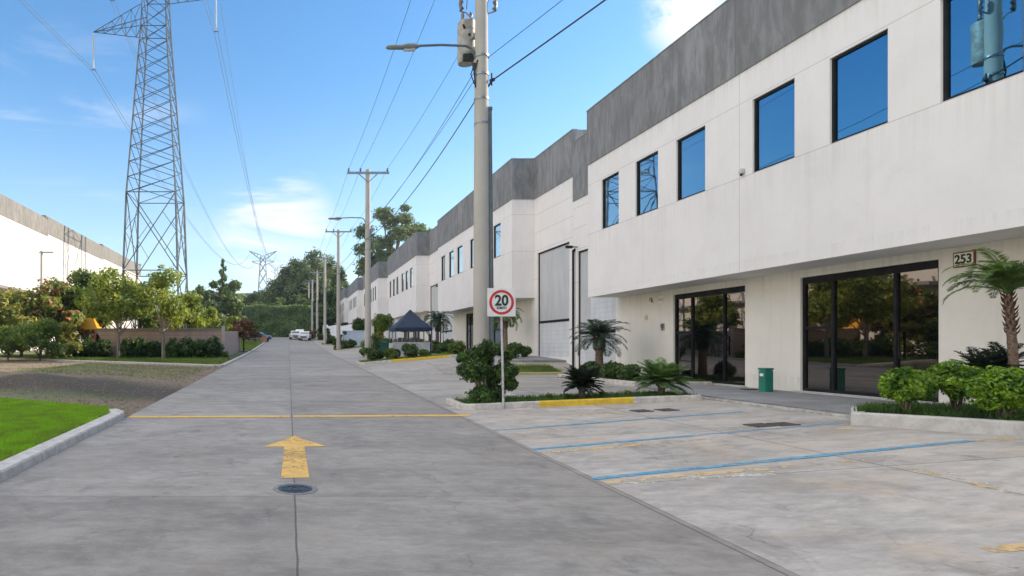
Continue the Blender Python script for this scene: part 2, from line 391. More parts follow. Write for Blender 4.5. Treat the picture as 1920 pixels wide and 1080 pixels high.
def leafmat(name, c1, c2, c3=None, rare=None, rare_p=.0, trans=.35, rough=.5, clump=.6):
    m, nt, b = newmat(name)
    geo = N(nt, 'ShaderNodeNewGeometry'); r = geo.outputs['Random Per Island']
    oc = objc(nt); f = noise(nt, oc, clump, 4, .6)
    c = mixc(nt, r, c1, c2)
    c = mixc(nt, maprange(nt, f, .38, .62), c, c3 or tuple(v*.6 for v in c1))
    if rare: c = mixc(nt, math_(nt, 'GREATER_THAN', math_(nt, 'FRACT', math_(nt, 'MULTIPLY', r, 37.13)), 1-rare_p), c, rare)
    L(nt, c, b.inputs['Base Color']); b.inputs['Roughness'].default_value = rough
    t = N(nt, 'ShaderNodeBsdfTranslucent'); L(nt, mixc(nt, 1., c, (1.3, 1.25, .5), 'MULTIPLY'), t.inputs['Color'])
    mx = N(nt, 'ShaderNodeMixShader'); mx.inputs[0].default_value = trans
    L(nt, b.outputs[0], mx.inputs[1]); L(nt, t.outputs[0], mx.inputs[2]); L(nt, mx.outputs[0], nt.nodes['Material Output'].inputs['Surface'])
    return m
M['leaf'] = leafmat('leaf_green', (.11, .18, .03), (.21, .29, .055), (.07, .12, .025), trans=.45)
M['leaf_bright'] = leafmat('leaf_bright_green', (.12, .26, .015), (.34, .50, .035), (.05, .13, .012), clump=4)
M['leaf_dark'] = leafmat('leaf_dark_green', (.05, .105, .02), (.10, .17, .035), (.03, .068, .015))
M['leaf_topiary'] = leafmat('leaf_topiary', (.045, .11, .02), (.12, .21, .04), (.03, .065, .015), clump=2.5)
M['leaf_yellow'] = leafmat('leaf_yellow_green', (.23, .29, .05), (.40, .42, .08), (.14, .20, .035), trans=.45)
M['leaf_flower'] = leafmat('leaf_with_flowers', (.17, .23, .05), (.32, .33, .08), (.10, .15, .035), (.62, .17, .15), .11, trans=.45)
M['leaf_orange'] = leafmat('leaf_with_yellow_flowers', (.19, .24, .05), (.42, .40, .08), (.11, .16, .035), (.62, .40, .16), .09, trans=.45)
M['leaf_red'] = leafmat('leaf_reddish', (.18, .08, .05), (.26, .14, .07), (.10, .06, .03))
M['leaf_far'] = leafmat('leaf_far_green', (.12, .18, .06), (.22, .28, .09), (.075, .12, .045), clump=.22)
M['leaf_fardark'] = leafmat('leaf_far_dark', (.085, .135, .05), (.14, .20, .07), (.055, .095, .04), clump=.25)
M['ivy'] = leafmat('ivy_green', (.17, .25, .09), (.27, .34, .13), (.10, .17, .06), clump=.5)
M['palm_leaf'] = leafmat('palm_leaf', (.09, .17, .04), (.20, .30, .08), (.07, .13, .04), clump=2)
M['palm_blue'] = leafmat('palm_leaf_bluish', (.035, .085, .055), (.07, .13, .085), (.02, .05, .035), clump=2)
M['cycad_dark'] = leafmat('cycad_dark', (.018, .035, .028), (.04, .06, .045), (.012, .025, .018), clump=2)
M['cycad_light'] = leafmat('cycad_pale', (.10, .20, .07), (.22, .33, .13), (.07, .14, .05), clump=2)
M['grass_lawn'] = leafmat('lawn_grass', (.19, .42, .003), (.31, .58, .008), (.20, .31, .02), rare=(.34, .38, .08), rare_p=.12, trans=.3, clump=2.2)
M['grass_dark'] = leafmat('planter_grass', (.05, .12, .02), (.11, .21, .035), (.03, .07, .015), clump=1.5)
M['grass_mix'] = leafmat('verge_grass', (.14, .23, .035), (.28, .34, .06), (.10, .16, .03), clump=.6)

# ------------------------------------------------------------------ terrain and paving
def bank(x, y):
    if x > -3.6 or y < 13.5 or y > 45: return 0.
    d = (y+.42*x)-17.9; return .42*math.exp(-(d/2.6)**2)*sm((-x-3.9)/5.)*(1+.25*math.sin(x*.9)+.15*math.sin(x*2.3+y))
def sheet(name, poly, mat, off=0., step=1.5, kind='structure', parent=None, ystep=None, banked=False):
    bm = bmesh.new(); vs = [bm.verts.new((p[0], p[1], 0)) for p in poly]; bm.faces.new(vs)
    xs = [p[0] for p in poly]; ys = [p[1] for p in poly]
    def cut(axis, lo, hi, st):
        c = math.floor(lo/st)*st+st
        while c < hi-1e-4:
            co = (c, 0, 0) if axis == 0 else (0, c, 0); no = (1, 0, 0) if axis == 0 else (0, 1, 0)
            bmesh.ops.bisect_plane(bm, geom=bm.verts[:]+bm.edges[:]+bm.faces[:], plane_co=co, plane_no=no, dist=1e-5); c += st
    cut(1, min(ys), max(ys), ystep or step)
    if max(xs) > 3.8 or banked: cut(0, max(min(xs), -30), max(xs), step)
    for cx in (3.8, 9.3):
        if min(xs) < cx < max(xs): bmesh.ops.bisect_plane(bm, geom=bm.verts[:]+bm.edges[:]+bm.faces[:], plane_co=(cx, 0, 0), plane_no=(1, 0, 0), dist=1e-5)
    for v in bm.verts: v.co.z = H(v.co.x, v.co.y)+off+(bank(v.co.x, v.co.y)+.03*math.sin(v.co.x*3.1)*math.sin(v.co.y*2.7)*sm((-v.co.x-4)/2) if banked else 0)
    bmesh.ops.recalc_face_normals(bm, faces=bm.faces)
    if sum(f.normal.z for f in bm.faces) < 0: bmesh.ops.reverse_faces(bm, faces=bm.faces)
    me = bpy.data.meshes.new(name); bm.to_mesh(me); bm.free(); me.materials.append(mat)
    o = bpy.data.objects.new(name, me); COL.objects.link(o)
    if parent is not None: o.parent = parent
    if kind: o['kind'] = kind
    return o

m_, nt_, b_ = newmat('earth_and_grass'); oc = objc(nt_)
f = noise(nt_, oc, .35, 6, .6); g = noise(nt_, oc, 6, 5)
L(nt_, mixc(nt_, maprange(nt_, g, .35, .65), mixc(nt_, maprange(nt_, f, .4, .6), (.07, .11, .035), (.13, .15, .06)), (.06, .08, .03)), b_.inputs['Base Color'])
b_.inputs['Roughness'].default_value = .95; M['earth'] = m_
xs = [-500, -400, -200, -120, -80, -60]+list(range(-50, 60, 5))+[3.8, 9.3, 60, 80, 120, 200, 400, 500]; xs = sorted(set(xs))
ys = list(np.arange(-60, 0, 6))+list(np.arange(0, 130, 2))+[128.0]+list(np.arange(135, 560, 15))+[700, 1000]; ys = sorted(set(float(y) for y in ys))
gb = MB(); vs = []
for y in ys:
    for x in xs:
        z = H(x, y)-((.35 if -.1 < x < 14 else .07) if y < 127 else .02)
        if y > 128:
            fade = sm((y-140)/200)
            z += fade*(3.5*math.sin(x*.02+1)+2*math.sin(x*.05+y*.02)) - fade*max(0, abs(x+20)-120)*.12
        vs.append((x, y, z))
nx = len(xs); fs = [(j*nx+i, j*nx+i+1, (j+1)*nx+i+1, (j+1)*nx+i) for j in range(len(ys)-1) for i in range(nx-1)]
gb.add(vs, fs); tag(gb.build('ground', M['earth'], smooth=True), kind='structure')

XL, XR = -3.49, 3.8
LE = -3.49
sheet('road', [(XL, -12), (XR, -12), (XR, 124), (XL, 124)], M['road'], 0, 2)
sheet('parking_apron', [(XR, -12), (13.6, -12), (13.6, 15.0), (XR, 15.0)], M['apron'], 0, 1.2)
M['drive'] = concrete_ground('driveway_concrete', (.26, .242, .218), (.41, .38, .345), 3.3, 4.2, .009, .5, (.42, .33, .24), .09, 1.1, 3.8)
sheet('driveway', [(XR, 15.0), (13.6, 15.0), (13.6, 126), (XR, 126)], M['drive'], 0, 1.2)

# soil side strip across the left
m_, nt_, b_ = newmat('bare_soil'); oc = objc(nt_)
big = noise(nt_, vmul(nt_, oc, (.35, 1, 1)), .55, 5, .6, .5); g = noise(nt_, oc, 9, 6, .7); pb = noise(nt_, oc, 30, 3)
c = mixc(nt_, maprange(nt_, g, .35, .65), (.12, .088, .062), (.27, .195, .135))
c = mixc(nt_, maprange(nt_, big, .52, .60), c, mixc(nt_, g, (.10, .12, .05), (.19, .20, .09)))
sp = N(nt_, 'ShaderNodeSeparateXYZ'); L(nt_, oc, sp.inputs[0])
dd = math_(nt_, 'ADD', math_(nt_, 'ADD', math_(nt_, 'MULTIPLY', sp.outputs[0], .42), sp.outputs[1]), math_(nt_, 'MULTIPLY', math_(nt_, 'SUBTRACT', g, .5), 2.4))
# darker earth band in the middle of the track
band = math_(nt_, 'MULTIPLY', maprange(nt_, dd, 13.9, 16.0), maprange(nt_, dd, 21.2, 17.5))
c = mixc(nt_, math_(nt_, 'MULTIPLY', band, .85), c, (.045, .036, .030))
c = mixc(nt_, math_(nt_, 'MULTIPLY', maprange(nt_, pb, .6, .7), .4), c, (.32, .29, .25))
L(nt_, c, b_.inputs['Base Color']); b_.inputs['Roughness'].default_value = .95; bump(nt_, b_, g, .9, .05); M['soil'] = m_
sheet('dirt_track', [(XL, 12.9), (XL, 33.4), (-3.9, 33.4), (-26, 46.8), (-48, 60), (-60, 60), (-60, 20), (-4.0, 13.6)], M['soil'], .0, .6, banked=True)
def pebbles(name, poly, n, s, mat, label):
    pxs = [p[0] for p in poly]; pys_ = [p[1] for p in poly]; x = rng.uniform(min(pxs), max(pxs), n*3); y = rng.uniform(min(pys_), max(pys_), n*3)
    k = pt_in(poly, x, y); x = x[k][:n]; y = y[k][:n]; n = len(x); z = HV(x, y)+BV(x, y); sz = s*rng.uniform(.3, 1.4, n)**1.5
    base = np.array([[1, 0, 0], [0, 1, 0], [-1, 0, 0], [0, -1, 0], [0, 0, .7]]); V = np.empty((n, 4, 3, 3)); th = rng.uniform(0, 6.3, n); c, s_ = np.cos(th), np.sin(th)
    for f_, tri in enumerate(((0, 1, 4), (1, 2, 4), (2, 3, 4), (3, 0, 4))):
        for v_, i_ in enumerate(tri):
            bx, by, bz = base[i_]; V[:, f_, v_, 0] = x+(bx*c-by*s_*.7)*sz; V[:, f_, v_, 1] = y+(bx*s_+by*c*.7)*sz; V[:, f_, v_, 2] = z+bz*sz
    o = quads(name, V.reshape(-1, 3, 3), mat, n=3); tag(o, label, 'gravel', kind='stuff')
# left lawn
lawn_poly = [(-3.78, -12), (-3.78, 13.0), (-4.1, 14.05), (-7.6, 16.1), (-13.5, 19.6), (-30, 29), (-30, -12)]
m_, nt_, b_ = newmat('lawn_turf'); oc = objc(nt_); g = noise(nt_, oc, 20, 6, .7); f = noise(nt_, oc, 1.2, 4)
L(nt_, mixc(nt_, maprange(nt_, g, .3, .7), (.09, .19, .004), mixc(nt_, f, (.17, .34, .004), (.22, .42, .006))), b_.inputs['Base Color']); b_.inputs['Roughness'].default_value = .9
bump(nt_, b_, g, .8, .03); M['turf'] = m_
sheet('lawn_bed', lawn_poly, M['turf'], .11, 2)
def pt_in(poly, x, y):
    ins = np.zeros(len(x), bool); j = len(poly)-1
    for i in range(len(poly)):
        xi, yi = poly[i]; xj, yj = poly[j]
        ins ^= ((yi > y) != (yj > y)) & (x < (xj-xi)*(y-yi)/((yj-yi) or 1e-9)+xi); j = i
    return ins
HV = np.vectorize(H); BV = np.vectorize(bank)
def grass(name, poly, n, h, w, mat, off, label=None, bounds=None, lean=.4):
    px_ = np.array([p[0] for p in poly]); py_ = np.array([p[1] for p in poly])
    x = rng.uniform(px_.min(), px_.max(), n*3); y = rng.uniform(py_.min(), py_.max(), n*3)
    k = pt_in(poly, x, y); x = x[k][:n]; y = y[k][:n]; n = len(x)
    z = HV(x, y)+off+(BV(x, y) if name == 'track_weeds' else 0)
    a = rng.uniform(0, 2*np.pi, n); hh = h*rng.uniform(.5, 1.25, n); ww = w*rng.uniform(.7, 1.3, n)
    dx = np.cos(a)*ww/2; dy = np.sin(a)*ww/2; lx = rng.normal(0, lean, n)*hh; ly = rng.normal(0, lean, n)*hh
    V = np.empty((n, 3, 3))
    V[:, 0] = np.stack([x-dx, y-dy, z], 1); V[:, 1] = np.stack([x+dx, y+dy, z], 1); V[:, 2] = np.stack([x+lx, y+ly, z+hh], 1)
    o = quads(name, V, mat, n=3)
    tag(o, label, 'grass', kind='stuff'); return o
grass('lawn_grass', [(-3.8, 7), (-3.8, 13.0), (-4.1, 14.0), (-7.6, 16.05), (-9, 16.9), (-9, 12)], 150000, .06, .010, M['grass_lawn'], .11, 'bright green mown lawn behind the near left kerb')

TRK = [(XL-.1, 14.2), (XL-.1, 33), (-20, 42), (-30, 40), (-22, 25), (-8, 17)]
pebbles('gravel', TRK, 9000, .035, pm('pebble_grey', (.24, .19, .15), (.11, .085, .065), 3, .95), 'loose stones scattered over the brown dirt track')
grass('track_weeds', [(XL-.05, 13.8), (XL-.05, 17), (-12, 23), (-24, 28), (-8, 17)], 2600, .05, .03, M['grass_mix'], 0, 'sparse weeds on the edge of the dirt track next to the lawn', lean=.8)
grass('track_weeds', [(-4.2, 24), (-4, 32.5), (-12, 37), (-14, 30)], 4200, .06, .04, M['grass_mix'], 0, 'thin weeds over the far part of the dirt track near the hedge', lean=.8)
def kerb(name, pts, w=.16, h=.13, mat=None, base=None, closed=False, side=1):
    """strip whose outer edge follows pts; body lies on the `side` of the walking direction"""
    pts = [Vector((p[0], p[1])) for p in pts]
    P2 = []
    for i in range(len(pts)-1):
        d = (pts[i+1]-pts[i]); n = max(1, int(d.length/.7))
        for k in range(n): P2.append(pts[i]+d*k/n)
    P2.append(pts[-1])
    vs = []; fs = []
    prof = [(0, -.08), (.012, h-.025), (.03, h), (w-.02, h), (w, h-.02), (w, -.08)]; n = len(prof)
    for i, p in enumerate(P2):
        t0 = (P2[i]-P2[i-1]).normalized() if i else None; t1 = (P2[i+1]-P2[i]).normalized() if i < len(P2)-1 else None
        t = ((t0 or t1)+(t1 or t0)).normalized(); nn = Vector((t.y, -t.x))*side
        cosl = max(.5, nn.dot(Vector(((t1 or t0).y, -(t1 or t0).x))*side)); nn = nn/cosl
        for (o_, z_) in prof:
            q = p+nn*o_; vs.append((q.x, q.y, H(p.x, p.y)+z_))
    for i in range(len(P2)-1):
        for k in range(n-1): fs.append((i*n+k, i*n+k+1, (i+1)*n+k+1, (i+1)*n+k))
    fs.append(tuple(range(n))); fs.append(tuple((len(P2)-1)*n+k for k in reversed(range(n))))
    m = MB(); m.add(vs, fs); o = m.build(name, mat or M['kerb']); o['kind'] = 'structure'; return o
kerb('lawn_kerb', [(-3.49, -12), (-3.49, 13.05), (-3.58, 13.4), (-3.85, 13.75)], .30, .13, side=-1)
# paint on the road
def strip(name, a, b, w, mat, off=.006, label=None):
    a = Vector(a); b = Vector(b); d = (b-a).normalized(); n = Vector((-d.y, d.x))*w/2
    return sheet(name, [a-n, b-n, b+n, a+n], mat, off, .6)
strip('yellow_road_line', (-3.45, 13.28), (.03, 13.33), .26, M['yellow_paint'])
strip('yellow_road_line', (.10, 13.36), (4.0, 13.5), .26, M['yellow_paint'])
ap = [G(*p) for p in [(527, 897), (533, 838), (494, 838), (530, 826), (552, 817.5), (575, 826), (612, 837), (571, 838), (580, 896)]]
sheet('road_arrow', ap, M['yellow_worn'], .005, .5)
for a, b, mt in [((1110, 898), (1820, 827), 'blue_paint'), ((1000, 843), (1584, 793), 'blue_paint'), ((925, 808), (1395, 772), 'blue_paint')]:
    strip('blue_parking_line', G(*a), G(*b), .115, M[mt], .006)
for a, b in [((1135, 905), (1640, 862)), ((1018, 850), (1330, 823)), ((1480, 815), (1600, 803)), ((1640, 862), (1900, 925)), ((1850, 1032), (1990, 1018)), ((1830, 828), (1905, 822)), ((1080, 768), (1180, 779)), ((1060, 781), (1240, 769))]:
    strip('old_yellow_line', G(*a), G(*b), .13, M['old_yellow'], .003)
for a, b in [((1180, 905), (1560, 880)), ((1640, 850), (1920, 930))]:
    strip('worn_white_mark', G(*a), G(*b), .16, M['white_worn'], .0025)
for y in (41.5, 43.9, 46.3, 48.7, 63, 65.4, 67.8, 84, 86.5):
    strip('blue_parking_line', (3.9, y), (9, y), .11, M['blue_paint_faded'], .006)
# manhole
mh = empty('manhole_cover', (0, 0, 0), 'round dark iron manhole cover in the road below the painted arrow', 'manhole')
cx, cy = G(554, 917); mh.location = (cx, cy, H(cx, cy)); mh.rotation_euler = (-math.atan(-.0209), 0, 0)
m = MB()
def ring(mb, r0, r1, z0, z1, n=40):
    vs = []; fs = []
    for k in range(n):
        c, s_ = math.cos(2*math.pi*k/n), math.sin(2*math.pi*k/n)
        vs += [(c*r0, s_*r0, z0), (c*r0, s_*r0, z1), (c*r1, s_*r1, z1), (c*r1, s_*r1, z0)]
    for k in range(n):
        a = 4*k; b = 4*((k+1) % n)
        for q in range(3): fs.append((a+q, a+q+1, b+q+1, b+q))
    mb.add(vs, fs)
ring(m, .205, .262, -.02, .006); m.build('frame_ring', pm('manhole_rim', (.24, .235, .225), (.17, .17, .165), 12, .8), mh)
m = MB(); m.tube([(0, 0, -.02), (0, 0, .004)], .197, 40)
for a in range(12): 
    c, s_ = math.cos(a*math.pi/6), math.sin(a*math.pi/6); m.box((c*.15-.018, s_*.15-.018, .0045), (c*.15+.018, s_*.15+.018, .009))
ring(m, .05, .07, .0, .010, 24); ring(m, .105, .115, .0, .009, 32)
m.build('lid', pm('manhole_iron', (.05, .055, .062), (.085, .09, .1), 14, .5, .5), mh)

# ------------------------------------------------------------------ buildings (row on the right)
F, WX = 12.35, 13.6; PER = 25.4; D0 = 8.5
def wall_holes(mb, X, y0, y1, z0, z1, holes, depth=.22):
    ysx = sorted(set([y0, y1]+[h[0] for h in holes]+[h[1] for h in holes])); zsx = sorted(set([z0, z1]+[h[2] for h in holes]+[h[3] for h in holes]))
    for i in range(len(ysx)-1):
        for j in range(len(zsx)-1):
            cy, cz = (ysx[i]+ysx[i+1])/2, (zsx[j]+zsx[j+1])/2
            if any(h[0] < cy < h[1] and h[2] < cz < h[3] for h in holes): continue
            mb.add([(X, ysx[i], zsx[j]), (X, ysx[i+1], zsx[j]), (X, ysx[i+1], zsx[j+1]), (X, ysx[i], zsx[j+1])], [(0, 3, 2, 1)])
    for (a, b, c, d) in holes:
        mb.add([(X, a, c), (X, b, c), (X, b, d), (X, a, d), (X+depth, a, c), (X+depth, b, c), (X+depth, b, d), (X+depth, a, d)],
               [(0, 1, 5, 4), (1, 2, 6, 5), (2, 3, 7, 6), (3, 0, 4, 7)])
WIN = [(14.44, 15.70), (12.0, 13.34), (9.68, 11.04), (6.47, 7.83), (4.14, 5.50), (1.80, 3.12)]
ZS, ZH, ZSOF, ZPB, ZPT = 6.42-FZ, 8.37-FZ, 3.83-FZ, 9.27-FZ, 11.5-FZ
DOORS = [(9.77, 13.18), (4.33, 7.80)]; ZDT = 3.00
def wall_keep_normals(mb, name, mat, parent):
    me = bpy.data.meshes.new(name); me.from_pydata(mb.v, [], mb.f); me.materials.append(mat)
    o = bpy.data.objects.new(name, me); COL.objects.link(o); o.parent = parent; return o
def make_block():
    root = empty('warehouse_building', (0, D0, FZ))
    # upper wall
    m = MB(); holes = [(a, b, ZS, ZH) for a, b in WIN]
    wall_holes(m, F, 0, 16.8, ZSOF, ZPB, holes)
    m.add([(F, 0, ZSOF), (F, 0, ZPB), (WX, 0, ZPB), (WX, 0, ZSOF)], [(0, 1, 2, 3)])
    m.add([(F, 16.8, ZSOF), (F, 16.8, ZPB), (WX, 16.8, ZPB), (WX, 16.8, ZSOF)], [(3, 2, 1, 0)])
    m.add([(F, 0, ZSOF), (WX, 0, ZSOF), (WX, 16.8, ZSOF), (F, 16.8, ZSOF)], [(0, 1, 2, 3)])
    wall_keep_normals(m, 'upper_wall', M['white_wall'], root)
    # lower wall
    m = MB(); wall_holes(m, WX, 0, 16.8, -.6, ZSOF, [(a, b, .0, ZDT) for a, b in DOORS], .16)
    wall_keep_normals(m, 'lower_wall', M['cream_wall'], root)
    # recess walls
    m = MB(); wall_holes(m, WX, 16.8, 20.79, -.6, ZPB-.55, [(17.0, 20.35, -.02, 5.64)], .2); wall_keep_normals(m, 'recess_wall', M['white_wall_grooved'], root)
    m = MB(); wall_holes(m, WX, -4.6, 0, -.6, ZPB, [(-4.2, -.4, -.02, 5.6)], .2); wall_keep_normals(m, 'recess_wall', M['white_wall_grooved'], root)
    # back body and roof
    m = MB(); m.box((WX+.35, -4.6, -.6), (27.5, 20.79, ZPB-.02)); m.build('rear_body', M['white_wall'], root)
    # parapets: dark concrete band with top edge
    m = MB()
    m.box((F-.035, -.03, ZPB), (F+.2, 16.83, ZPT)); m.box((F+.2, -.03, ZPB), (WX+.1, .2, ZPT)); m.box((F+.2, 16.6, ZPB), (WX+.1, 16.83, ZPT))
    m.box((WX-.035, 16.83, ZPB-.55), (WX+.2, 20.79, ZPT)); m.box((WX-.035, -4.6, ZPB), (WX+.2, -.03, ZPT)); 
    m.box((WX+.2, -4.6, ZPB-.02), (27.5, -4.4, ZPT)); m.box((WX+.2, 20.6, ZPB-.02), (27.5, 20.79, ZPT))
    m.build('parapet', M['parapet'], root)
    m = MB(); m.box((F-.055, -.05, ZPT), (F+.22, 16.85, ZPT+.035)); m.box((F+.22, -.05, ZPT), (WX+.1, .22, ZPT+.035)); m.box((F+.22, 16.58, ZPT), (WX+.1, 16.85, ZPT+.035))
    m.box((WX-.055, 16.85, ZPT), (WX+.22, 20.79, ZPT+.035)); m.box((WX-.055, -4.6, ZPT), (WX+.22, -.05, ZPT+.035))
    m.build('coping', M['coping'], root)
    # windows
    for a, b in WIN:
        w = MB(); X = F+.05; t = .055
        w.box((X, a+.002, ZS+.002), (X+.09, b-.002, ZS+t)); w.box((X, a+.002, ZH-t), (X+.09, b-.002, ZH-.002)); w.box((X, a+.002, ZS+t), (X+.09, a+t, ZH-t)); w.box((X, b-t, ZS+t), (X+.09, b-.002, ZH-t))
        wo = w.build('window', M['frame'], root)
        w = MB(); w.box((X+.045, a+t, ZS+t), (X+.055, b-t, ZH-t)); w.build('pane', M['sky_glass'], wo)
    # glass doors with frames
    for di, (a, b) in enumerate(DOORS):
        X = WX+.06; t = .07
        w = MB(); w.box((X, a+.002, ZDT-.17), (X+.1, b-.002, ZDT-.002)); w.box((X, a+.002, .002), (X+.1, b-.002, .08))
        ms = [a+.002, b-t, b-.93, a+.95] 
        for k, y in enumerate(ms): w.box((X, y, .08), (X+.1, y+t, ZDT-.17))
        w.box((X+.01, b-.93+t, 1.62), (X+.09, b-t, 1.70))
        w.box((X-.03, a+.95-.09, .9), (X, a+.95-.06, 1.5))
        do = w.build('glass_door', M['frame'], root)
        w = MB(); w.box((X+.045, a+t, .08), (X+.055, a+.95, ZDT-.17)); w.box((X+.045, a+.95+t, .08), (X+.055, b-.93, ZDT-.17)); w.box((X+.045, b-.93+t, .08), (X+.055, b-t, 1.62)); w.box((X+.045, b-.93+t, 1.70), (X+.055, b-t, ZDT-.17))
        w.build('pane', M['door_glass'], do)
        w = MB(); w.box((WX-.16, a-.1, -.3), (WX-.003, b+.1, -.005)); w.build('door_step', M['plinth'], root, bevel=.01)
    # tall sheet doors in the recesses
    for (a, b, zt) in ((17.0, 20.35, 5.64), (-4.2, -.4, 5.6)):
        am = 19.3 if a > 10 else a
        w = MB(); w.box((WX+.10, am, 1.88), (WX+.16, b, zt)); sd = w.build('sheet_door', M['shutter_grey'], root)
        if a > 10: w = MB(); w.box((WX+.10, a, 1.88), (WX+.14, am-.003, zt-.07)); w.build('upper_panel', M['shutter_white'], sd)
        w = MB(); w.box((WX+.06, a, 1.76), (WX+.18, b, 1.88)); w.box((WX+.06, b-.07, -.02), (WX+.18, b, 1.76)); w.box((WX+.06, b-.07, 1.88), (WX+.18, b, zt)); w.box((WX+.06, a, zt-.07), (WX+.18, b-.07, zt)); w.build('frame', M['frame'], sd)
        w = MB(); w.box((WX+.09, a, -.02), (WX+.15, b-.07, 1.76)); w.build('shutter', M['shutter_white'], sd)
    # drain pipe
    w = MB(); w.tube([(WX-.09, 20.62, -.3), (WX-.09, 20.62, 5.75)], .05, 10); w.tube([(WX-.09, 20.62, 5.7), (WX+.1, 20.62, 5.85)], .07, 10); w.build('drain_pipe', M['frame'], root, smooth=True)
    w = MB(); w.box((WX-.55, 20.30, 5.80), (WX-.25, 20.42, 5.92)); w.box((WX-.25, 20.33, 5.84), (WX-.003, 20.39, 5.88)); w.build('security_camera', M['frame'], root)
    return root
b0 = make_block()
blk = [b0]
for k in (-1, 1, 2, 3, 4, 5, 6):
    c = copy_tree(b0); c.location = (0, D0+PER*k, FZ+.67*max(k, 0)); blk.append(c)
blab = {0: 'nearest white two-storey warehouse with dark parapet, blue windows and the number 253', -1: 'white warehouse unit standing behind the camera position',
        1: 'second white warehouse from the camera, behind the concrete pole and speed sign', 2: 'third white warehouse, with the navy canopy tent before it',
        3: 'fourth white warehouse along the road, just past the navy canopy', 4: 'fifth white warehouse, above the white boundary wall', 5: 'sixth white warehouse, small, near the far road end', 6: 'last and farthest white warehouse of the row'}
for k, o in zip((0, -1, 1, 2, 3, 4, 5, 6), blk): tag(o, blab[k], 'building', 'white warehouses along the road')
# small fittings on the nearest facade
def text_mesh(txt, size, name, mat, parent, loc, rot, bold=.02, ext=.004, sx=1.0):
    cu = bpy.data.curves.new(name, 'FONT'); cu.body = txt; cu.size = size; cu.extrude = ext; cu.offset = bold*size; cu.align_x = 'CENTER'; cu.align_y = 'CENTER'; cu.resolution_u = 4
    t = bpy.data.objects.new(name, cu); COL.objects.link(t); bpy.context.view_layer.update()
    me = bpy.data.meshes.new_from_object(t.evaluated_get(bpy.context.evaluated_depsgraph_get())); bpy.data.objects.remove(t)
    me.materials.clear(); me.materials.append(mat)
    o = bpy.data.objects.new(name, me); COL.objects.link(o); o.parent = parent; o.location = loc; o.rotation_euler = rot; o.scale = (sx, 1, 1); return o
M['ink'] = pm('black_ink', (.02, .025, .025)); M['ink_green'] = pm('dark_green_ink', (.02, .045, .035))
M['brown_edge'] = pm('brown_sign_edge', (.20, .07, .04)); M['sign_white'] = pm('cream_sign_face', (.85, .82, .72), (.78, .74, .64), 6, .5)
def wallpt(px, py, X=WX): D = X*FPX/(px-VPX); return (X, D, CH+(VPY-py)/FPX*D)
x, y, z = wallpt(1810, 486)
s = empty('number_sign', (x, y, z), 'cream number plate reading 253 with brown edge beside the right glass door', 'sign')
m = MB(); m.box((-.035, -.20, -.155), (-.003, .20, .155)); m.build('backing', M['brown_edge'], s, bevel=.004)
m = MB(); m.box((-.041, -.175, -.13), (-.035, .175, .13)); m.build('face', M['sign_white'], s)
text_mesh('253', .25, 'digits', M['ink_green'], s, (-.044, 0, 0), (R(90), 0, R(-90)), .025, .003, .86)
def plate(px, py, w, h, label, mat, inner, glyph):
    x, y, z = wallpt(px, py); s = empty('wall_plate', (x, y, z), label, 'sign')
    m = MB(); m.box((-.03, -w/2, -h/2), (-.003, w/2, h/2)); m.build('backing', mat, s, bevel=.004)
    m = MB()
    for a in glyph: m.box((-.034, a[0]*w, a[1]*h), (-.0305, a[2]*w, a[3]*h))
    m.build('marks', inner, s)
plate(1222, 563, .30, .26, 'small cream plate with dark brown emblem, leftmost above the plaque by the left door', M['sign_white'], M['brown_edge'], [(-.4, -.35, -.05, .1), (-.25, .1, .05, .4), (.12, -.2, .32, .3)])
plate(1240, 562, .32, .26, 'pale cream plate nearest the top left corner of the left glass door', M['sign_white'], pm('faint_print', (.55, .48, .38)), [(-.4, -.2, -.2, .25), (-.1, -.2, .1, .25), (.2, -.2, .4, .25)])
plate(1212, 595, .18, .20, 'small yellowish plaque on the wall below the pale plates', pm('yellowish_plaque', (.72, .66, .42)), pm('faint_print2', (.45, .42, .3)), [(-.3, -.1, .3, .1)])
plate(1243, 613, .22, .26, 'dark entry panel on the wall left of the left glass door', pm('panel_grey', (.5, .49, .46)), M['ink'], [(-.4, -.2, -.02, .45), (.1, -.1, .4, .4), (-.2, -.45, .1, -.2)])
x, y, z = wallpt(1394, 321, F)
s = empty('wall_sensor', (x, y, z), 'small white sensor box on the upper wall between two blue windows', 'sensor')
m = MB(); m.box((-.10, -.06, -.07), (-.003, .06, .07)); m.build('housing', pm('sensor_white', (.6, .6, .58)), s, bevel=.015)
m = MB(); m.tube([(-.05, 0, -.07), (-.07, 0, -.12)], .03, 10); m.build('lens', M['frame'], s)

# walkway and planters near the nearest building
WALK = [(10.25, 15.4), (10.15, 10.85), (13.6, 9.6), (13.6, 25.4), (11.1, 25.4), (11.1, 18.6), (9.95, 16.2)]
def slab(name, poly, z0, z1, mat, follow=True):
    bm = bmesh.new(); n = len(poly)
    top = [bm.verts.new((p[0], p[1], (H(*p)+z1) if follow else z1)) for p in poly]; bot = [bm.verts.new((p[0], p[1], (H(*p)+z0) if follow else z0)) for p in poly]
    bm.faces.new(top)
    for i in range(n): bm.faces.new((top[i], bot[i], bot[(i+1) % n], top[(i+1) % n]))
    bmesh.ops.recalc_face_normals(bm, faces=bm.faces)
    me = bpy.data.meshes.new(name); bm.to_mesh(me); bm.free(); me.materials.append(mat)
    o = bpy.data.objects.new(name, me); COL.objects.link(o); o['kind'] = 'structure'; return o
slab('walkway', [(10.25, 14.9), (10.15, 10.85), (13.597, 9.2), (13.597, 19.3), (10.9, 19.3)], -.2, .065, M['walk'])
kerb('walkway_edge', [(10.0, 14.9), (9.92, 10.7)], .16, .05, kerbmat('broken_edge', (.45, .43, .40), (.24, .22, .2)), side=-1)
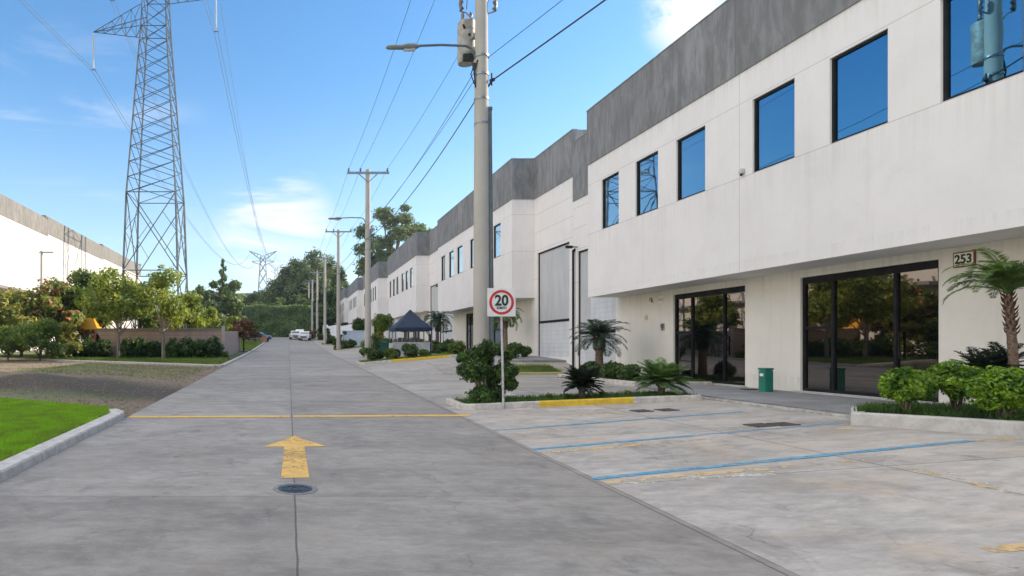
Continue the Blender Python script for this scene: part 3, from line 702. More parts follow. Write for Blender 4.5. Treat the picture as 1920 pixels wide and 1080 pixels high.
# near right planter
RP = [G(1594, 797), G(1700, 804), G(1900, 818), (12.3, 7.9), (13.55, 7.2), (13.55, 10.75), (10.2, 10.75)]
kerb('planter_kerb', [(9.98, 10.9), RP[0], RP[1], RP[2], (12.5, 7.6)], .2, .21, M['plinth'], side=-1)
slab('planter_bed', [(RP[0][0]+.15, RP[0][1]+.12), (RP[1][0]+.1, RP[1][1]+.15), (RP[2][0]+.05, RP[2][1]+.18), (12.6, 7.8), (13.55, 7.3), (13.55, 10.8), (10.15, 10.8)], -.1, .19, M['earth'])
grass('planter_grass', [(RP[0][0]+.2, RP[0][1]+.15), (RP[1][0]+.1, RP[1][1]+.2), (RP[2][0]+.05, RP[2][1]+.22), (12.6, 7.9), (13.5, 7.6), (13.5, 10.8), (10.15, 10.8)], 15000, .13, .02, M['grass_dark'], .18, 'rough dark green grass under the round bushes in the right planter')
# parking islands with kerbs
def island(y0, x0, x1, dpt, ya, yb, gmat='grass_dark', lab=None, n=6000, ext=0):
    kerb('island_kerb', [(x0, y0+dpt), (x0, y0+.25), (x0+.1, y0+.05), (x0+.3, y0), (ya, y0)], .14, .13, side=1)
    kerb('island_kerb', [(ya, y0), (yb, y0)], .14, .132, M['kerb_yellow'], side=-1 if False else 1).location = (0, 0, 0)
    kerb('island_kerb', [(yb, y0), (x1, y0)], .14, .13, side=1)
# note: walking +X the bed lies on the left hand
def island2(y0, x0, x1, dpt, ya, yb, lab, n=6000, gm='grass_dark', h=.10):
    kerb('island_kerb', [(x0, y0+dpt), (x0, y0+.3), (x0+.08, y0+.08), (x0+.3, y0), (ya, y0)], .14, .14, side=-1)
    if yb > ya: kerb('island_kerb', [(ya, y0), (yb, y0)], .14, .142, M['kerb_yellow'], side=-1)
    if x1 > yb: kerb('island_kerb', [(yb, y0), (x1-.1, y0), (x1, y0+.2), (x1, y0+dpt)], .14, .14, side=-1)
    kerb('island_kerb', [(x1, y0+dpt), (x0, y0+dpt)], .14, .12, side=-1)
    poly = [(x0+.12, y0+.12), (x1-.12, y0+.12), (x1-.12, y0+dpt-.1), (x0+.12, y0+dpt-.1)]
    sheet('island_bed', poly, M['earth'], .09, .8)
    grass('island_grass', poly, n, h, .018, M[gm], .085, lab)
island2(14.3, 4.05, 9.75, 1.5, 5.85, 8.05, 'patchy low green plants on the near kerbed island')
slab('pole_bed', [(5.0, 15.9), (5.95, 15.9), (5.95, 17.6), (5.0, 17.6)], -.1, .13, M['kerb'])
island2(35.0, 4.05, 9.4, 1.9, 5.9, 9.2, 'bright green grass on the island below the canopy tent', 7000, 'grass_mix', .14)
island2(57.5, 4.2, 8.6, 2.0, 4.6, 4.7, 'green grass on the third island', 5000, 'grass_mix', .16)
island2(79.0, 4.2, 7, 2.0, 4.6, 4.7, 'far green grass on the fourth island', 3000, 'grass_mix', .2)
island2(100.5, 4.2, 7, 2.0, 4.6, 4.7, 'farthest strip of grass among the islands', 2000, 'grass_mix', .25)
# planter against the nearest building and beyond
kerb('bed_kerb', [(13.4, 19.4), (10.95, 19.4), (10.95, 25.0), (13.4, 25.0)], .15, .16, side=1)
sheet('bed_soil', [(11.05, 19.5), (13.58, 19.5), (13.58, 24.9), (11.05, 24.9)], M['earth'], .13, 1.)
grass('bed_grass', [(11.05, 19.5), (13.5, 19.5), (13.5, 24.9), (11.05, 24.9)], 4000, .12, .02, M['grass_dark'], .12, 'low dark ground plants below the palm by the nearest building')
kerb('bed_kerb', [(10.1, 27.3), (12.4, 27.3), (12.5, 29.0), (10.1, 29.0)], .15, .14, kerbmat('yellowish_kerb', (.42, .36, .16), (.34, .31, .2)), side=-1)
grass('bed_grass', [(10.2, 27.5), (12.3, 27.5), (12.3, 29.0), (10.2, 29.0)], 4000, .2, .02, M['grass_mix'], .05, 'tufts of grass on the bed before the tall sheet doors')
slab('loading_step', [(10.6, 30.0), (13.597, 30.0), (13.597, 33.7), (10.6, 33.7)], -.2, .10, M['walk'])
slab('loading_step', [(12.6, 34.5), (13.597, 34.5), (13.597, 50.5), (12.6, 50.5)], -.2, .10, M['walk'])
# drain grates on the apron
gm = pm('rusty_grate', (.05, .045, .042), (.12, .10, .085), 20, .8)
for i, (px, py, lab) in enumerate([(1425, 798, 'dark slotted metal plate left of its twin, before the walkway edge'), (1468, 796, 'dark slotted metal plate right of its twin, before the walkway edge'), (1203, 771, 'dark metal plate in the stall below the yellow kerb, left'), (1250, 769, 'dark metal plate in the stall below the yellow kerb end, right')]):
    x, y = G(px, py); e = empty('drain_plate', (x, y, H(x, y)+.004), lab, 'drain', rz=R(4))
    e.rotation_euler = (0, -.05, R(4))
    m = MB(); m.box((-.17, -.16, -.02), (.17, -.13, .012)); m.box((-.17, .13, -.02), (.17, .16, .012))
    for k in range(7): m.box((-.17+k*.052, -.13, -.02), (-.145+k*.052, .13, .010))
    m.build('grate', gm, e)
# bin beside the door
x, y = G(1436, 740); x = 12.75; y = x*FPX/(1436-VPX)
bn = empty('waste_bin', (x, y, CH-(739-VPY)/FPX*y), 'teal green metal bin against the wall between the glass doors', 'bin', rz=R(8))
M['teal'] = pm('teal_paint', (.012, .20, .145), (.01, .14, .105), 5, .4)
m = MB(); m.box((-.12, -.12, .03), (.12, .12, .64)); m.build('body', M['teal'], bn, bevel=.02)
m = MB(); m.box((-.13, -.13, .645), (.13, .13, .70)); m.build('lid', M['teal'], bn, bevel=.015)
m = MB(); m.box((-.11, -.11, .0), (.11, .11, .03)); m.build('base', M['frame'], bn)
m = MB(); m.box((-.126, -.04, .48), (-.121, .06, .55)); m.build('sticker', M['sign_white'], bn)
m = MB(); m.box((-.25, -.2, 0), (.25, .2, .07)); m.box((-.2, -.15, .07), (.2, .15, .10)); tb = m.build('rubber_mat', M['frame'], bevel=.02); tb.location = (12.95, 17.2, CH-(736-VPY)/FPX*17.2); tag(tb, 'low black tray on the walkway just left of the teal bin', 'tray')

# ------------------------------------------------------------------ speed sign
sx, sy = G(944, 757, .12)
sg = empty('speed_sign', (sx, sy, H(sx, sy)+.06), 'square white speed sign with red ring and number 20 on a thin post', 'road sign')
ht = 217*sy/FPX; wsg = 53*sy/FPX
m = MB(); m.tube([(0, 0, -.1), (-.055, 0, ht-wsg*.1)], .028, 10); m.build('post', pm('pale_post', (.52, .53, .53), (.36, .36, .36), 9, .5), sg, smooth=True)
zc = ht-wsg*.42; xc = -.06
m = MB(); m.box((xc-wsg/2, -.045, zc-wsg/2), (xc+wsg/2, -.03, zc+wsg/2)); m.build('panel', pm('sign_panel_white', (.80, .76, .74), (.72, .68, .66), 5, .4), sg, bevel=.006)
m = MB(); n = 48
def vring(mb, r0, r1, y, n=48, cx=0, cz=0, t=.004):
    vs = []; fs = []
    for k in range(n):
        c, s_ = math.cos(2*math.pi*k/n), math.sin(2*math.pi*k/n)
        vs += [(cx+c*r0, y, cz+s_*r0), (cx+c*r1, y, cz+s_*r1), (cx+c*r1, y+t, cz+s_*r1), (cx+c*r0, y+t, cz+s_*r0)]
    for k in range(n):
        a = 4*k; b = 4*((k+1) % n)
        for q in range(4): fs.append((a+q, a+(q+1) % 4, b+(q+1) % 4, b+q))
    mb.add(vs, fs)
vring(m, wsg*.345, wsg*.435, -.050, cx=xc, cz=zc); m.build('red_ring', pm('sign_red', (.60, .03, .035), (.5, .03, .03), 4, .4), sg)
text_mesh('20', wsg*.52, 'digits', M['ink_green'], sg, (xc, -.050, zc+wsg*.05), (R(90), 0, 0), .03, .003, .92)
text_mesh('KM/H', wsg*.13, 'unit', M['ink_green'], sg, (xc, -.050, zc-wsg*.2), (R(90), 0, 0), .02, .003, 1.1)

# ------------------------------------------------------------------ poles and cables
def make_pole(X, Y, lamp=True, label='', h=11.5, arm=True, tank=False):
    zb = H(X, Y); r = empty('utility_pole', (X, Y, zb), label, 'utility pole', 'concrete poles along the right kerb')
    m = MB(); m.tube([(0, 0, -.3), (0, 0, h*.5), (0, 0, h)], [.20, .175, .135], 20)
    m.build('shaft', M['pole'], r, smooth=True)
    for zz in (6.7, 7.3, 7.9, 8.35):
        m = MB(); m.tube([(0, 0, zz), (0, 0, zz+.05)], .178, 20); m.build('band', M['galv'], r)
        if not tank and zz > 6.8: break
    if arm:
        m = MB(); m.box((-1.25, -.16, h-.28), (1.25, -.06, h-.16)); m.bar((-.6, -.13, h-.25), (0, -.16, h-.8), .04); m.bar((.6, -.13, h-.25), (0, -.16, h-.8), .04)
        m.build('crossarm', M['galv'], r)
        for xx in (-1.15, -.45, 1.15):
            m = MB(); m.tube([(xx, -.11, h-.16), (xx, -.11, h-.08), (xx, -.11, h-.04), (xx, -.11, h+.02), (xx, -.11, h+.05)], [.03, .07, .045, .07, .03], 10); m.build('insulator', M['porcelain'], r, smooth=True)
    if lamp:
        zl = 8.62
        m = MB(); m.tube([(-.1, 0, zl-.35), (-.25, -.03, zl-.06), (-.4, -.05, zl), (-1.0, -.08, zl+.01), (-1.75, -.1, zl-.03)], .03, 8); m.build('lamp_arm', M['conduit'], r, smooth=True)
        m = MB()
        pts = [(-1.55, -.1, zl-.035), (-1.65, -.1, zl-.04), (-1.82, -.1, zl-.045), (-1.95, -.1, zl-.055), (-2.3, -.1, zl-.06), (-2.36, -.1, zl-.06)]
        m.tube(pts, [.03, .075, .085, .062, .055, .03], 14); lh = m.build('lamp_head', M['lamphead'], r, smooth=True)
        m = MB(); m.tube([(-1.66, -.1, zl-.11), (-1.93, -.1, zl-.125)], [.05, .04], 12); m.build('lens', M['glass_ins'], lh, smooth=True)
    if tank:
        m = MB(); tx, ty = -.24, .42
        m.tube([(tx, ty, 8.40), (tx, ty, 8.44), (tx, ty, 9.42), (tx, ty, 9.46)], [.205, .225, .225, .19], 24)
        for zz in (8.62, 9.2): m.tube([(tx, ty, zz), (tx, ty, zz+.03)], .232, 24)
        m.box((tx+.05, .05, 8.9), (tx+.2, ty-.2, 9.0)); m.box((tx+.05, .05, 8.55), (tx+.2, ty-.2, 8.65))
        t = m.build('transformer', M['tank'], r, smooth=True)
        for dx in (-.1, .1):
            m = MB(); m.tube([(tx+dx, ty, 9.46), (tx+dx, ty, 9.52), (tx+dx, ty, 9.56), (tx+dx, ty, 9.62), (tx+dx, ty, 9.70)], [.03, .055, .035, .05, .02], 10); m.build('bushing', M['porcelain'], t, smooth=True)
        m = MB(); m.box((tx-.16, ty-.30, 8.36), (tx+.1, ty-.19, 8.52)); m.build('terminal_box', M['ink'], t)
        m = MB(); m.tube([(tx-.1, ty-.18, 9.2), (tx-.16, ty-.27, 9.25)], .03, 8); m.build('valve', M['palmboot'], t)
        m = MB(); m.tube([(tx, ty-.2, 9.02), (tx, ty-.26, 9.02)], .03, 8); m.build('valve', M['ink'], t)
        # fuse holders on a light bracket each side
        for sx_, nm in ((-1, 'fuse_holder'), (1, 'fuse_holder')):
            bx = -.52 if sx_ < 0 else .36
            m = MB(); m.tube([(bx, 0, 9.50), (bx-.04*sx_, 0, 9.56), (bx+.0, 0, 9.64), (bx-.03*sx_, 0, 9.72), (bx, 0, 9.80)], [.03, .055, .04, .055, .03], 10)
            fo = m.build(nm, M['porcelain'], r, smooth=True)
            m = MB(); m.tube([(bx, 0, 9.50), (bx-.14*sx_, 0, 9.46), (bx-.3*sx_ if sx_ < 0 else .1, 0, 9.42 if sx_ > 0 else 9.3)], .018, 6); m.build('bracket', M['galv'], fo)
        m = MB(); m.tube([(-.52, 0, 9.8), (-.40, .05, 9.86), (-.36, .1, 10.1), (-.28, .2, 10.05), (-.25, .38, 9.75)], .012, 6)
        m.tube([(.36, 0, 9.8), (.25, .02, 9.82), (.20, .02, 10.1), (.30, 0, 10.6)], .012, 6); m.build('jumper_wire', M['wire'], r)
        m = MB(); m.tube([(.245, -.06, -.1), (.215, -.04, 4.0), (.195, -.02, 7.05)], [.062, .058, .055], 12); m.tube([(.195, -.02, 7.05), (.195, -.02, 7.12)], .07, 12); m.build('conduit', M['conduit'], r, smooth=True)
        m = MB(); m.tube([(.1, -.02, 7.55), (.26, -.05, 7.78)], .025, 6); m.tube([(.24, -.05, 7.65), (.24, -.05, 7.95)], .02, 6); m.tube([(.2, -.05, 7.76), (.3, -.05, 7.80)], .045, 8); m.build('cable_clamp', M['ink'], r)
        m = MB(); m.tube([(-.16, -.05, 7.6), (-.2, -.08, 8.0), (-.12, -.1, 8.25)], .02, 6); m.tube([(-.22, .1, 8.35), (-.2, -.02, 8.1), (-.26, 0, 7.95), (-.17, 0, 7.7)], .014, 6); m.tube([(-.18, -.02, 8.05), (-.18, -.02, 8.2)], .05, 8); m.build('cable_joint', M['ink'], r)
    return r
PX = 4.72; K1 = 17.0/15.1; P1X = (902.5-VPX)/FPX*17.0
pys = [17.0, 36.5, 58, 79.5, 101, 122, 143.5, 165]
ords = ['nearest grey concrete pole with lamp arm, transformer and conduit beside the speed sign', 'second concrete pole, with crossarm and lamp arm, on the island by the canopy tent', 'third concrete pole, crossarm without lamp', 'fourth concrete pole from the camera with a pale crossarm', 'fifth concrete pole from the camera', 'sixth concrete pole from the camera near the white cars', 'seventh concrete pole from the camera', 'eighth and farthest concrete pole']
for i, y in enumerate(pys):
    q_ = make_pole(PX if i else P1X, y, i in (0, 1, 4), ords[i], 11.5, True, i == 0)
    if i == 0: q_.scale = (K1, K1, K1)
def cable_pts(a, b, sag, n=24):
    a = Vector(a); b = Vector(b); out = []
    for k in range(n+1):
        t = k/n; p = a.lerp(b, t); p.z -= 4*sag*t*(1-t); out.append(p)
    return out
def run(off, zrel, r, label, sag=.35, mat='wire', upto=8, first=None):
    m = MB()
    A0 = (P1X+off*K1, pys[0]-.1, H(P1X, pys[0])+zrel*K1)
    if first: m.tube(cable_pts(first, A0, .25), r, 5)
    for i in range(upto-1):
        a = A0 if i == 0 else (PX+off, pys[i]-.1, H(PX, pys[i])+zrel); b = (PX+off, pys[i+1]-.1, H(PX, pys[i+1])+zrel)
        m.tube(cable_pts(a, b, sag), r*(1 if i < 2 else 1.2), 5)
    o = m.build('overhead_cable', M[mat]); return tag(o, label, 'cable', 'cables along the pole line')
run(-1.15, 11.55, .008, 'thin overhead wire on the left end of the crossarms', first=(3.4, -6.4, 11.6))
run(-.45, 11.55, .008, 'thin overhead wire just left of the pole tops', first=(4.2, -6.4, 11.6))
run(1.15, 11.55, .008, 'thin overhead wire on the right end of the crossarms', first=(5.9, -6.4, 11.6))
run(-.18, 8.0, .009, 'thin cable fixed below the transformer and lamp arms', .45)
run(.18, 8.35, .009, 'middle cable passing behind the nearest pole to the warehouse corner side', .3, first=(10.4, -6, 9.4))
run(-.12, 7.35, .016, 'thick dark cable, lowest of those hung on the poles', .55)
m = MB(); m.tube(cable_pts((P1X+.26*K1, 16.95, H(P1X, 17)+7.78*K1), (12.9, -4.5, 10.6), .15), .02, 6); tag(m.build('service_cable', M['wire']), 'thick black cable rising from the nearest pole to the upper right', 'cable')
# far left pole before the pale building
pl = P(78, 470, 52)
r = empty('telephone_pole', (pl.x, 52, H(0, 52)), 'slim grey pole with short crossarm before the far left pale building', 'utility pole')
m = MB(); m.tube([(0, 0, -.2), (0, 0, pl.z-H(0, 52))], [.14, .1], 10); m.build('shaft', M['pole'], r, smooth=True)
m = MB(); m.box((-.2, -.06, pl.z-H(0, 52)-.2), (1.0, .06, pl.z-H(0, 52)-.08)); m.build('crossarm', M['galv'], r)

# ------------------------------------------------------------------ lattice towers
def hwf(z):                                  # half width of the near tower by height
    if z < 20.5: return 3.55-(z-2)*.031
    if z < 41.3: return 2.97-(z-20.5)*.0673
    if z < 50: return 1.57-(z-41.3)*.04
    return max(.25, 1.22-(z-50)*.14)
tw = empty('lattice_tower', (-16.6, 77, 0), 'tall steel lattice power tower rising behind the left trees', 'power tower')
def corners(z): h = hwf(z); return [Vector((sx*h, sy*h, z)) for sx, sy in ((-1, -1), (1, -1), (1, 1), (-1, 1))]
lv = [1.6, 11.0, 20.5]; n = 11
lv += [20.5+(41.3-20.5)*(1-(1-k/n)**1.0) for k in range(1, n+1)]; lv += [43.4, 45.6, 47.8, 50, 53, 56.5]
m = MB()
for i in range(4):
    m.tube([corners(z)[i] for z in lv], [.13 if z < 21 else .10 if z < 42 else .07 for z in lv], 4)
for a, b in zip(lv[:-1], lv[1:]):
    ca, cb = corners(a), corners(b); w = .085 if a < 20 else .06
    for i in range(4):
        j = (i+1) % 4
        m.bar(ca[i], cb[j], w); m.bar(ca[j], cb[i], w)
        if a < 20:
            mid = (ca[i]+cb[j])/2; m.bar((ca[i]+cb[i])/2, (ca[i]*.75+cb[j]*.25), w*.6); m.bar((ca[j]+cb[j])/2, (ca[j]*.75+cb[i]*.25), w*.6)
            m.bar((ca[i]+cb[i])/2, (cb[i]*.75+ca[j]*.25), w*.6); m.bar((ca[j]+cb[j])/2, (cb[j]*.75+ca[i]*.25), w*.6)
for z in (20.5, 11.0, 41.3, 45.6, 50):
    c = corners(z)
    for i in range(4): m.bar(c[i], c[(i+1) % 4], .08)
m.build('lattice_body', M['dgalv'], tw)
def arm(side, z, length, rise, ins=4.4):
    m = MB(); hw = hwf(z)
    tip = Vector((side*length, 0, z)); 
    rb = [Vector((side*hw, -hw, z)), Vector((side*hw, hw, z))]; rt = [Vector((side*hw, -hw, z+rise)), Vector((side*hw, hw, z+rise))]
    for q in rb+rt: m.bar(q, tip, .07)
    for k in range(1, 5):
        t = k/5; t2 = (k-1)/5
        A, B, C_, D_ = rb[0].lerp(tip, t), rb[1].lerp(tip, t), rt[0].lerp(tip, t), rt[1].lerp(tip, t)
        for a_, b_ in ((A, B), (C_, D_), (A, C_), (B, D_)): m.bar(a_, b_, .045)
        m.bar(rb[0].lerp(tip, t2), B, .04); m.bar(rt[0].lerp(tip, t2), A, .045); m.bar(rt[1].lerp(tip, t2), B, .045)
    ar = m.build('crossarm', M['dgalv'], tw)
    m = MB(); pts = []; rad = []
    k = 34
    for i in range(k+1):
        pts.append(tip+Vector((0, 0, -.25-ins*i/k))); rad.append(.14 if i % 2 else .07)
    m.tube(pts, rad, 8); m.build('insulator_string', M['glass_ins'], ar)
    m = MB(); m.bar(tip+Vector((-.35, 0, -.35-ins)), tip+Vector((.35, 0, -.35-ins)), .07); m.build('clamp', M['dgalv'], ar)
    return tip+Vector((-16.6, 77, -.4-ins))
t1 = arm(-1, 41.3, 7.9, 2.7); t2 = arm(1, 45.6, 7.5, 2.6, 3.9); t3 = arm(-1, 50, 5.5, 2)
p2 = Vector((-19.7, 473, 45))
def far_tower(x, y, zb, hgt, name_label, s=1):
    t = empty('lattice_tower', (x, y, zb), name_label, 'power tower', 'distant power towers')
    m = MB(); hs = lambda z: (1-z/hgt)*2.4*s+1.6*s
    L_ = [0, .3*hgt, .55*hgt, .75*hgt, hgt*.88]
    for sx_, sy_ in ((-1, -1), (1, -1), (1, 1), (-1, 1)): m.tube([(sx_*hs(z), sy_*hs(z), z) for z in L_], .28*s, 4)
    for a, b in zip(L_[:-1], L_[1:]):
        for sy_ in (-1, 1): m.bar((-hs(a), sy_*hs(a), a), (hs(b), sy_*hs(b), b), .3*s); m.bar((hs(a), sy_*hs(a), a), (-hs(b), sy_*hs(b), b), .3*s)
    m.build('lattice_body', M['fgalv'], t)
    m = MB()
    for sd in (-1, 1):
        m.bar((sd*1.6*s, 0, hgt*.82), (sd*10.5*s, 0, hgt*1.0), .45*s); m.bar((sd*1.6*s, 0, hgt*.92), (sd*10.5*s, 0, hgt*1.0), .4*s)
        m.bar((sd*1.6*s, 0, hgt*.72), (sd*8.5*s, 0, hgt*.78), .35*s); m.bar((sd*1.6*s, 0, hgt*.8), (sd*8.5*s, 0, hgt*.79), .35*s)
        for q in (.3, .55, .8): m.bar((sd*(1.6+8.9*q)*s, 0, hgt*(.82+.18*q)), (sd*(1.6+8.9*q)*s, 0, hgt*(.92+.08*q)), .3*s)
    m.bar((-2*s, 0, hgt*.9), (2*s, 0, hgt*.9), .4*s)
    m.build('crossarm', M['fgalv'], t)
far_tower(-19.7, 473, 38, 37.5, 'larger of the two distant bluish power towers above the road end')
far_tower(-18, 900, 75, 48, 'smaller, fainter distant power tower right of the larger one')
def pl_line(a, b, sag, label, r=.035, twin=.22, back=None):
    m = MB()
    for dx in ((-twin, twin) if twin else (0,)):
        o = Vector((dx, 0, 0)); pts = cable_pts(a+o, b+o, sag, 60); m.tube(pts, [r*(1+max(0, (p.y-120))/160) for p in pts], 4)
        if back: m.tube(cable_pts(a+o, back+o, sag*.5, 40), r, 4)
    tag(m.build('transmission_line', M['alu']), label, 'power line', 'lines of the lattice towers')
pl_line(t1, Vector((-30.2, 473, 73)), 15, 'twin transmission wires from the left arm of the lattice tower', back=Vector((-33, -120, 44)))
pl_line(t2, Vector((-9.5, 473, 73)), 15, 'twin transmission wires hanging right of the lattice tower', back=Vector((-14, -120, 48)))
pl_line(t3, Vector((-26, 473, 66)), 15, 'higher transmission wires left of the lattice tower', .03, .2, back=Vector((-28, -120, 54)))
pl_line(Vector((-9.6, 77, 52)), Vector((-15, 473, 68)), 13, 'single faint wire, topmost right of the lattice tower', .025, 0)

# ------------------------------------------------------------------ vegetation helpers
def leaf_cloud(lobes, n, size, shell=.55, rough=.22, flat=.0, up=.3, aspect=.5):
    lobes = np.array(lobes, float); w = (lobes[:, 3]*lobes[:, 4]*lobes[:, 5])**(2/3); w /= w.sum()
    idx = rng.choice(len(lobes), n, p=w); Lb = lobes[idx]
    d = rng.normal(size=(n, 3)); d /= np.linalg.norm(d, axis=1)[:, None]
    r = shell+(1-shell)*rng.random(n)**.5
    bumpy = 1+rough*(np.sin(d[:, 0]*5+idx*1.7)*np.sin(d[:, 1]*6+idx)+np.sin(d[:, 2]*7+idx*2.3)*.6)
    c = Lb[:, :3]+d*Lb[:, 3:6]*(r*bumpy)[:, None]
    nrm = d+rng.normal(size=(n, 3))*.7; nrm[:, 2] += up; nrm /= np.linalg.norm(nrm, axis=1)[:, None]
    a = np.cross(nrm, rng.normal(size=(n, 3))); a /= np.linalg.norm(a, axis=1)[:, None]; b = np.cross(nrm, a)
    s = (size*rng.uniform(.6, 1.35, n))[:, None]
    V = np.stack([c-a*s, c+b*s*aspect+nrm*s*.15, c+a*s, c-b*s*aspect+nrm*s*.15], 1)
    return V
def foliage(name, lobes, n, size, mat, parent=None, **k): return quads(name, leaf_cloud(lobes, n, size, **k), mat, parent)
def make_tree(x, y, h, cr, label, mat='leaf', group=None, n=5000, size=.16, trunk_h=.35, nl=9, bark='bark', cat='tree', name='tree', z=None, squash=.8, tr=None, lean=0, spread=1.0, shell=.35, fill=1.0):
    zb = H(x, y) if z is None else z
    r = empty(name, (x, y, zb), label, cat, group); tr = tr or h*.022
    th = h*trunk_h; lobes = []
    for i in range(nl):
        a = i*2.399+random.random(); q = math.sqrt((i+.5)/nl); rr = cr*q*.72*spread
        zz = th+(h-th)*(.35+.55*(1-q*q)*random.uniform(.6, 1))+random.uniform(-.05, .05)*h
        if i % 3 == 2: zz = th+(h-th)*random.uniform(.15, .45)
        s = cr*random.uniform(.32, .52)*fill; lobes.append((rr*math.cos(a)+lean, rr*math.sin(a), min(zz, h-s*squash*.8), s, s, s*squash))
    m = MB(); m.tube([(0, 0, -.2), (lean*.2, 0, th*.6), (lean*.6, 0, th), (lean, 0, th+(h-th)*.55)], [tr*1.25, tr, tr*.8, tr*.3], 8)
    for l in lobes:
        c = Vector(l[:3]); b0_ = Vector((lean*.5, 0, th*random.uniform(.75, 1.15))); md = b0_.lerp(c, .5)+Vector((0, 0, -.04*h)); m.tube([b0_, md, c], [tr*.5, tr*.32, tr*.12], 5)
    m.build('trunk', M[bark], r, smooth=True)
    foliage('crown', lobes, n, size, M[mat], r, shell=shell)
    return r
def frond_leaves(origin, az, el, length, droop, nl, ll, lw, V, curl=.5, twist=0.5, start=.12):
    pts = []; p = Vector(origin); seg = 14; e = el
    for i in range(seg+1):
        pts.append(p.copy()); p = p+Vector((math.cos(az)*math.cos(e), math.sin(az)*math.cos(e), math.sin(e)))*(length/seg); e -= droop/seg*(1+i/seg)
    for k in range(nl):
        t = start+(1-start)*k/nl; i = min(int(t*seg), seg-1); q = pts[i].lerp(pts[i+1], t*seg-i); tg = (pts[i+1]-pts[i]).normalized()
        side = tg.cross(Vector((0, 0, 1)))
        if side.length < .1: side = Vector((-math.sin(az), math.cos(az), 0))
        side.normalize(); upv = side.cross(tg)
        lt = ll*(math.sin(math.pi*min(1, .18+t*.82))**.6)*random.uniform(.85, 1.15)
        for sgn in (-1, 1):
            d = (side*sgn*.8+tg*curl+upv*random.uniform(.0, .35)*twist).normalized(); tip = q+d*lt-Vector((0, 0, lt*.25*random.random())); wv = tg*lw*.5
            mdp = q.lerp(tip, .45)+upv*lt*.05
            V.append([q-wv*.6, mdp-wv, tip, mdp+wv])
    return pts
def make_palm(x, y, z, th, fl, label, mat='palm_leaf', n=26, lean=(0, 0), tr=.09, name='palm_tree', cat='palm', group=None, droop=1.5, boots=True, nl=34, ll=.26, lw=.022, elr=(-.2, 1.35)):
    r = empty(name, (x, y, z), label, cat, group)
    m = MB(); top = Vector((lean[0], lean[1], th)); pts = []; rad = []
    for i in range(25):
        t = i/24; pts.append(Vector((lean[0]*t*t, lean[1]*t, th*t-.15*(1-t)))); rad.append(tr*(1.25-.35*t)*(1+(.06 if i % 2 else -.04)))
    m.tube(pts, rad, 12); m.build('trunk', M['palmbark'], r, smooth=True)
    if boots:
        m = MB()
        for k in range(46):
            a = k*2.4; t = 1-.22*(k/46)*1.6; p = Vector((lean[0]*t*t, lean[1]*t, th*t)); ra = tr*1.0
            o = Vector((math.cos(a), math.sin(a), 0)); m.tube([p+o*ra*.6, p+o*ra*1.35+Vector((0, 0, tr*.9)), p+o*ra*1.75+Vector((0, 0, tr*1.9))], [tr*.30, tr*.22, tr*.06], 5)
        m.build('old_leaf_bases', M['palmboot'], r)
    V = []; rm = MB()
    for k in range(n):
        u = k/n; az = k*2.39996+random.uniform(-.2, .2); el = elr[0]+(elr[1]-elr[0])*u**.8
        p = frond_leaves(top+Vector((0, 0, .02+.1*u*tr*8)), az, el, fl*random.uniform(.85, 1.1), droop*random.uniform(.8, 1.15), nl, ll, lw, V)
        rm.tube(p, [.011*(1-i/len(p))+.003 for i in range(len(p))], 4)
    V = np.array([[list(v) for v in q] for q in V])
    fo = quads('fronds', V, M[mat], r); rm.build('leaf_ribs', M[mat], fo)
    return r
def bush(x, y, z, rad, label, mat, n=2600, size=.05, group=None, squash=.85, name='bush', cat='bush', parts=True, irregular=.25, stem=True, nlobe=16):
    r = empty(name, (x, y, z), label, cat, group); lobes = []
    for i in range(nlobe):
        d = Vector((random.gauss(0, 1), random.gauss(0, 1), random.gauss(.3, .8))).normalized(); s = rad*random.uniform(.30, .46)
        lobes.append((d.x*(rad-s), d.y*(rad-s), rad*squash+d.z*(rad*squash-s*.8), s, s, s*.9))
    lobes.append((0, 0, rad*squash, rad*.72, rad*.72, rad*squash*.72))
    foliage('leaves', lobes, n, size, M[mat], r, shell=.6, rough=irregular*.5)
    m = MB()
    for k in range(5):
        a = k*1.26; m.tube([(.03*math.cos(a), .03*math.sin(a), -.1), (rad*.25*math.cos(a), rad*.25*math.sin(a), rad*.6)], [.02, .01], 5)
    m.build('stems', M['bark'], r)
    return r
def topiary(x, y, z, balls, label, mat='leaf_topiary', dens=700, size=.045, group='cloud-pruned shrubs on the islands'):
    r = empty('topiary_shrub', (x, y, z), label, 'shrub', group)
    m = MB()
    for (bx, by, bz, br) in balls:
        m.tube([(bx*.1, by*.1, -.1), (bx*.45, by*.5, bz*.55), (bx*.9, by*.9, bz)], [.035, .028, .018], 6)
    m.build('stems', M['palebark'], r, smooth=True)
    for (bx, by, bz, br) in balls:
        lobes = [(bx, by, bz, br*.8, br*.8, br*.68)]
        for k in range(7):
            d = Vector((random.gauss(0, 1), random.gauss(0, 1), random.gauss(0, .7))).normalized()*br*.55; lobes.append((bx+d.x, by+d.y, bz+d.z*.8, br*.42, br*.42, br*.36))
        foliage('leaf_ball', lobes, int(dens*(br/.3)**2), size, M[mat], r, shell=.55)
    return r
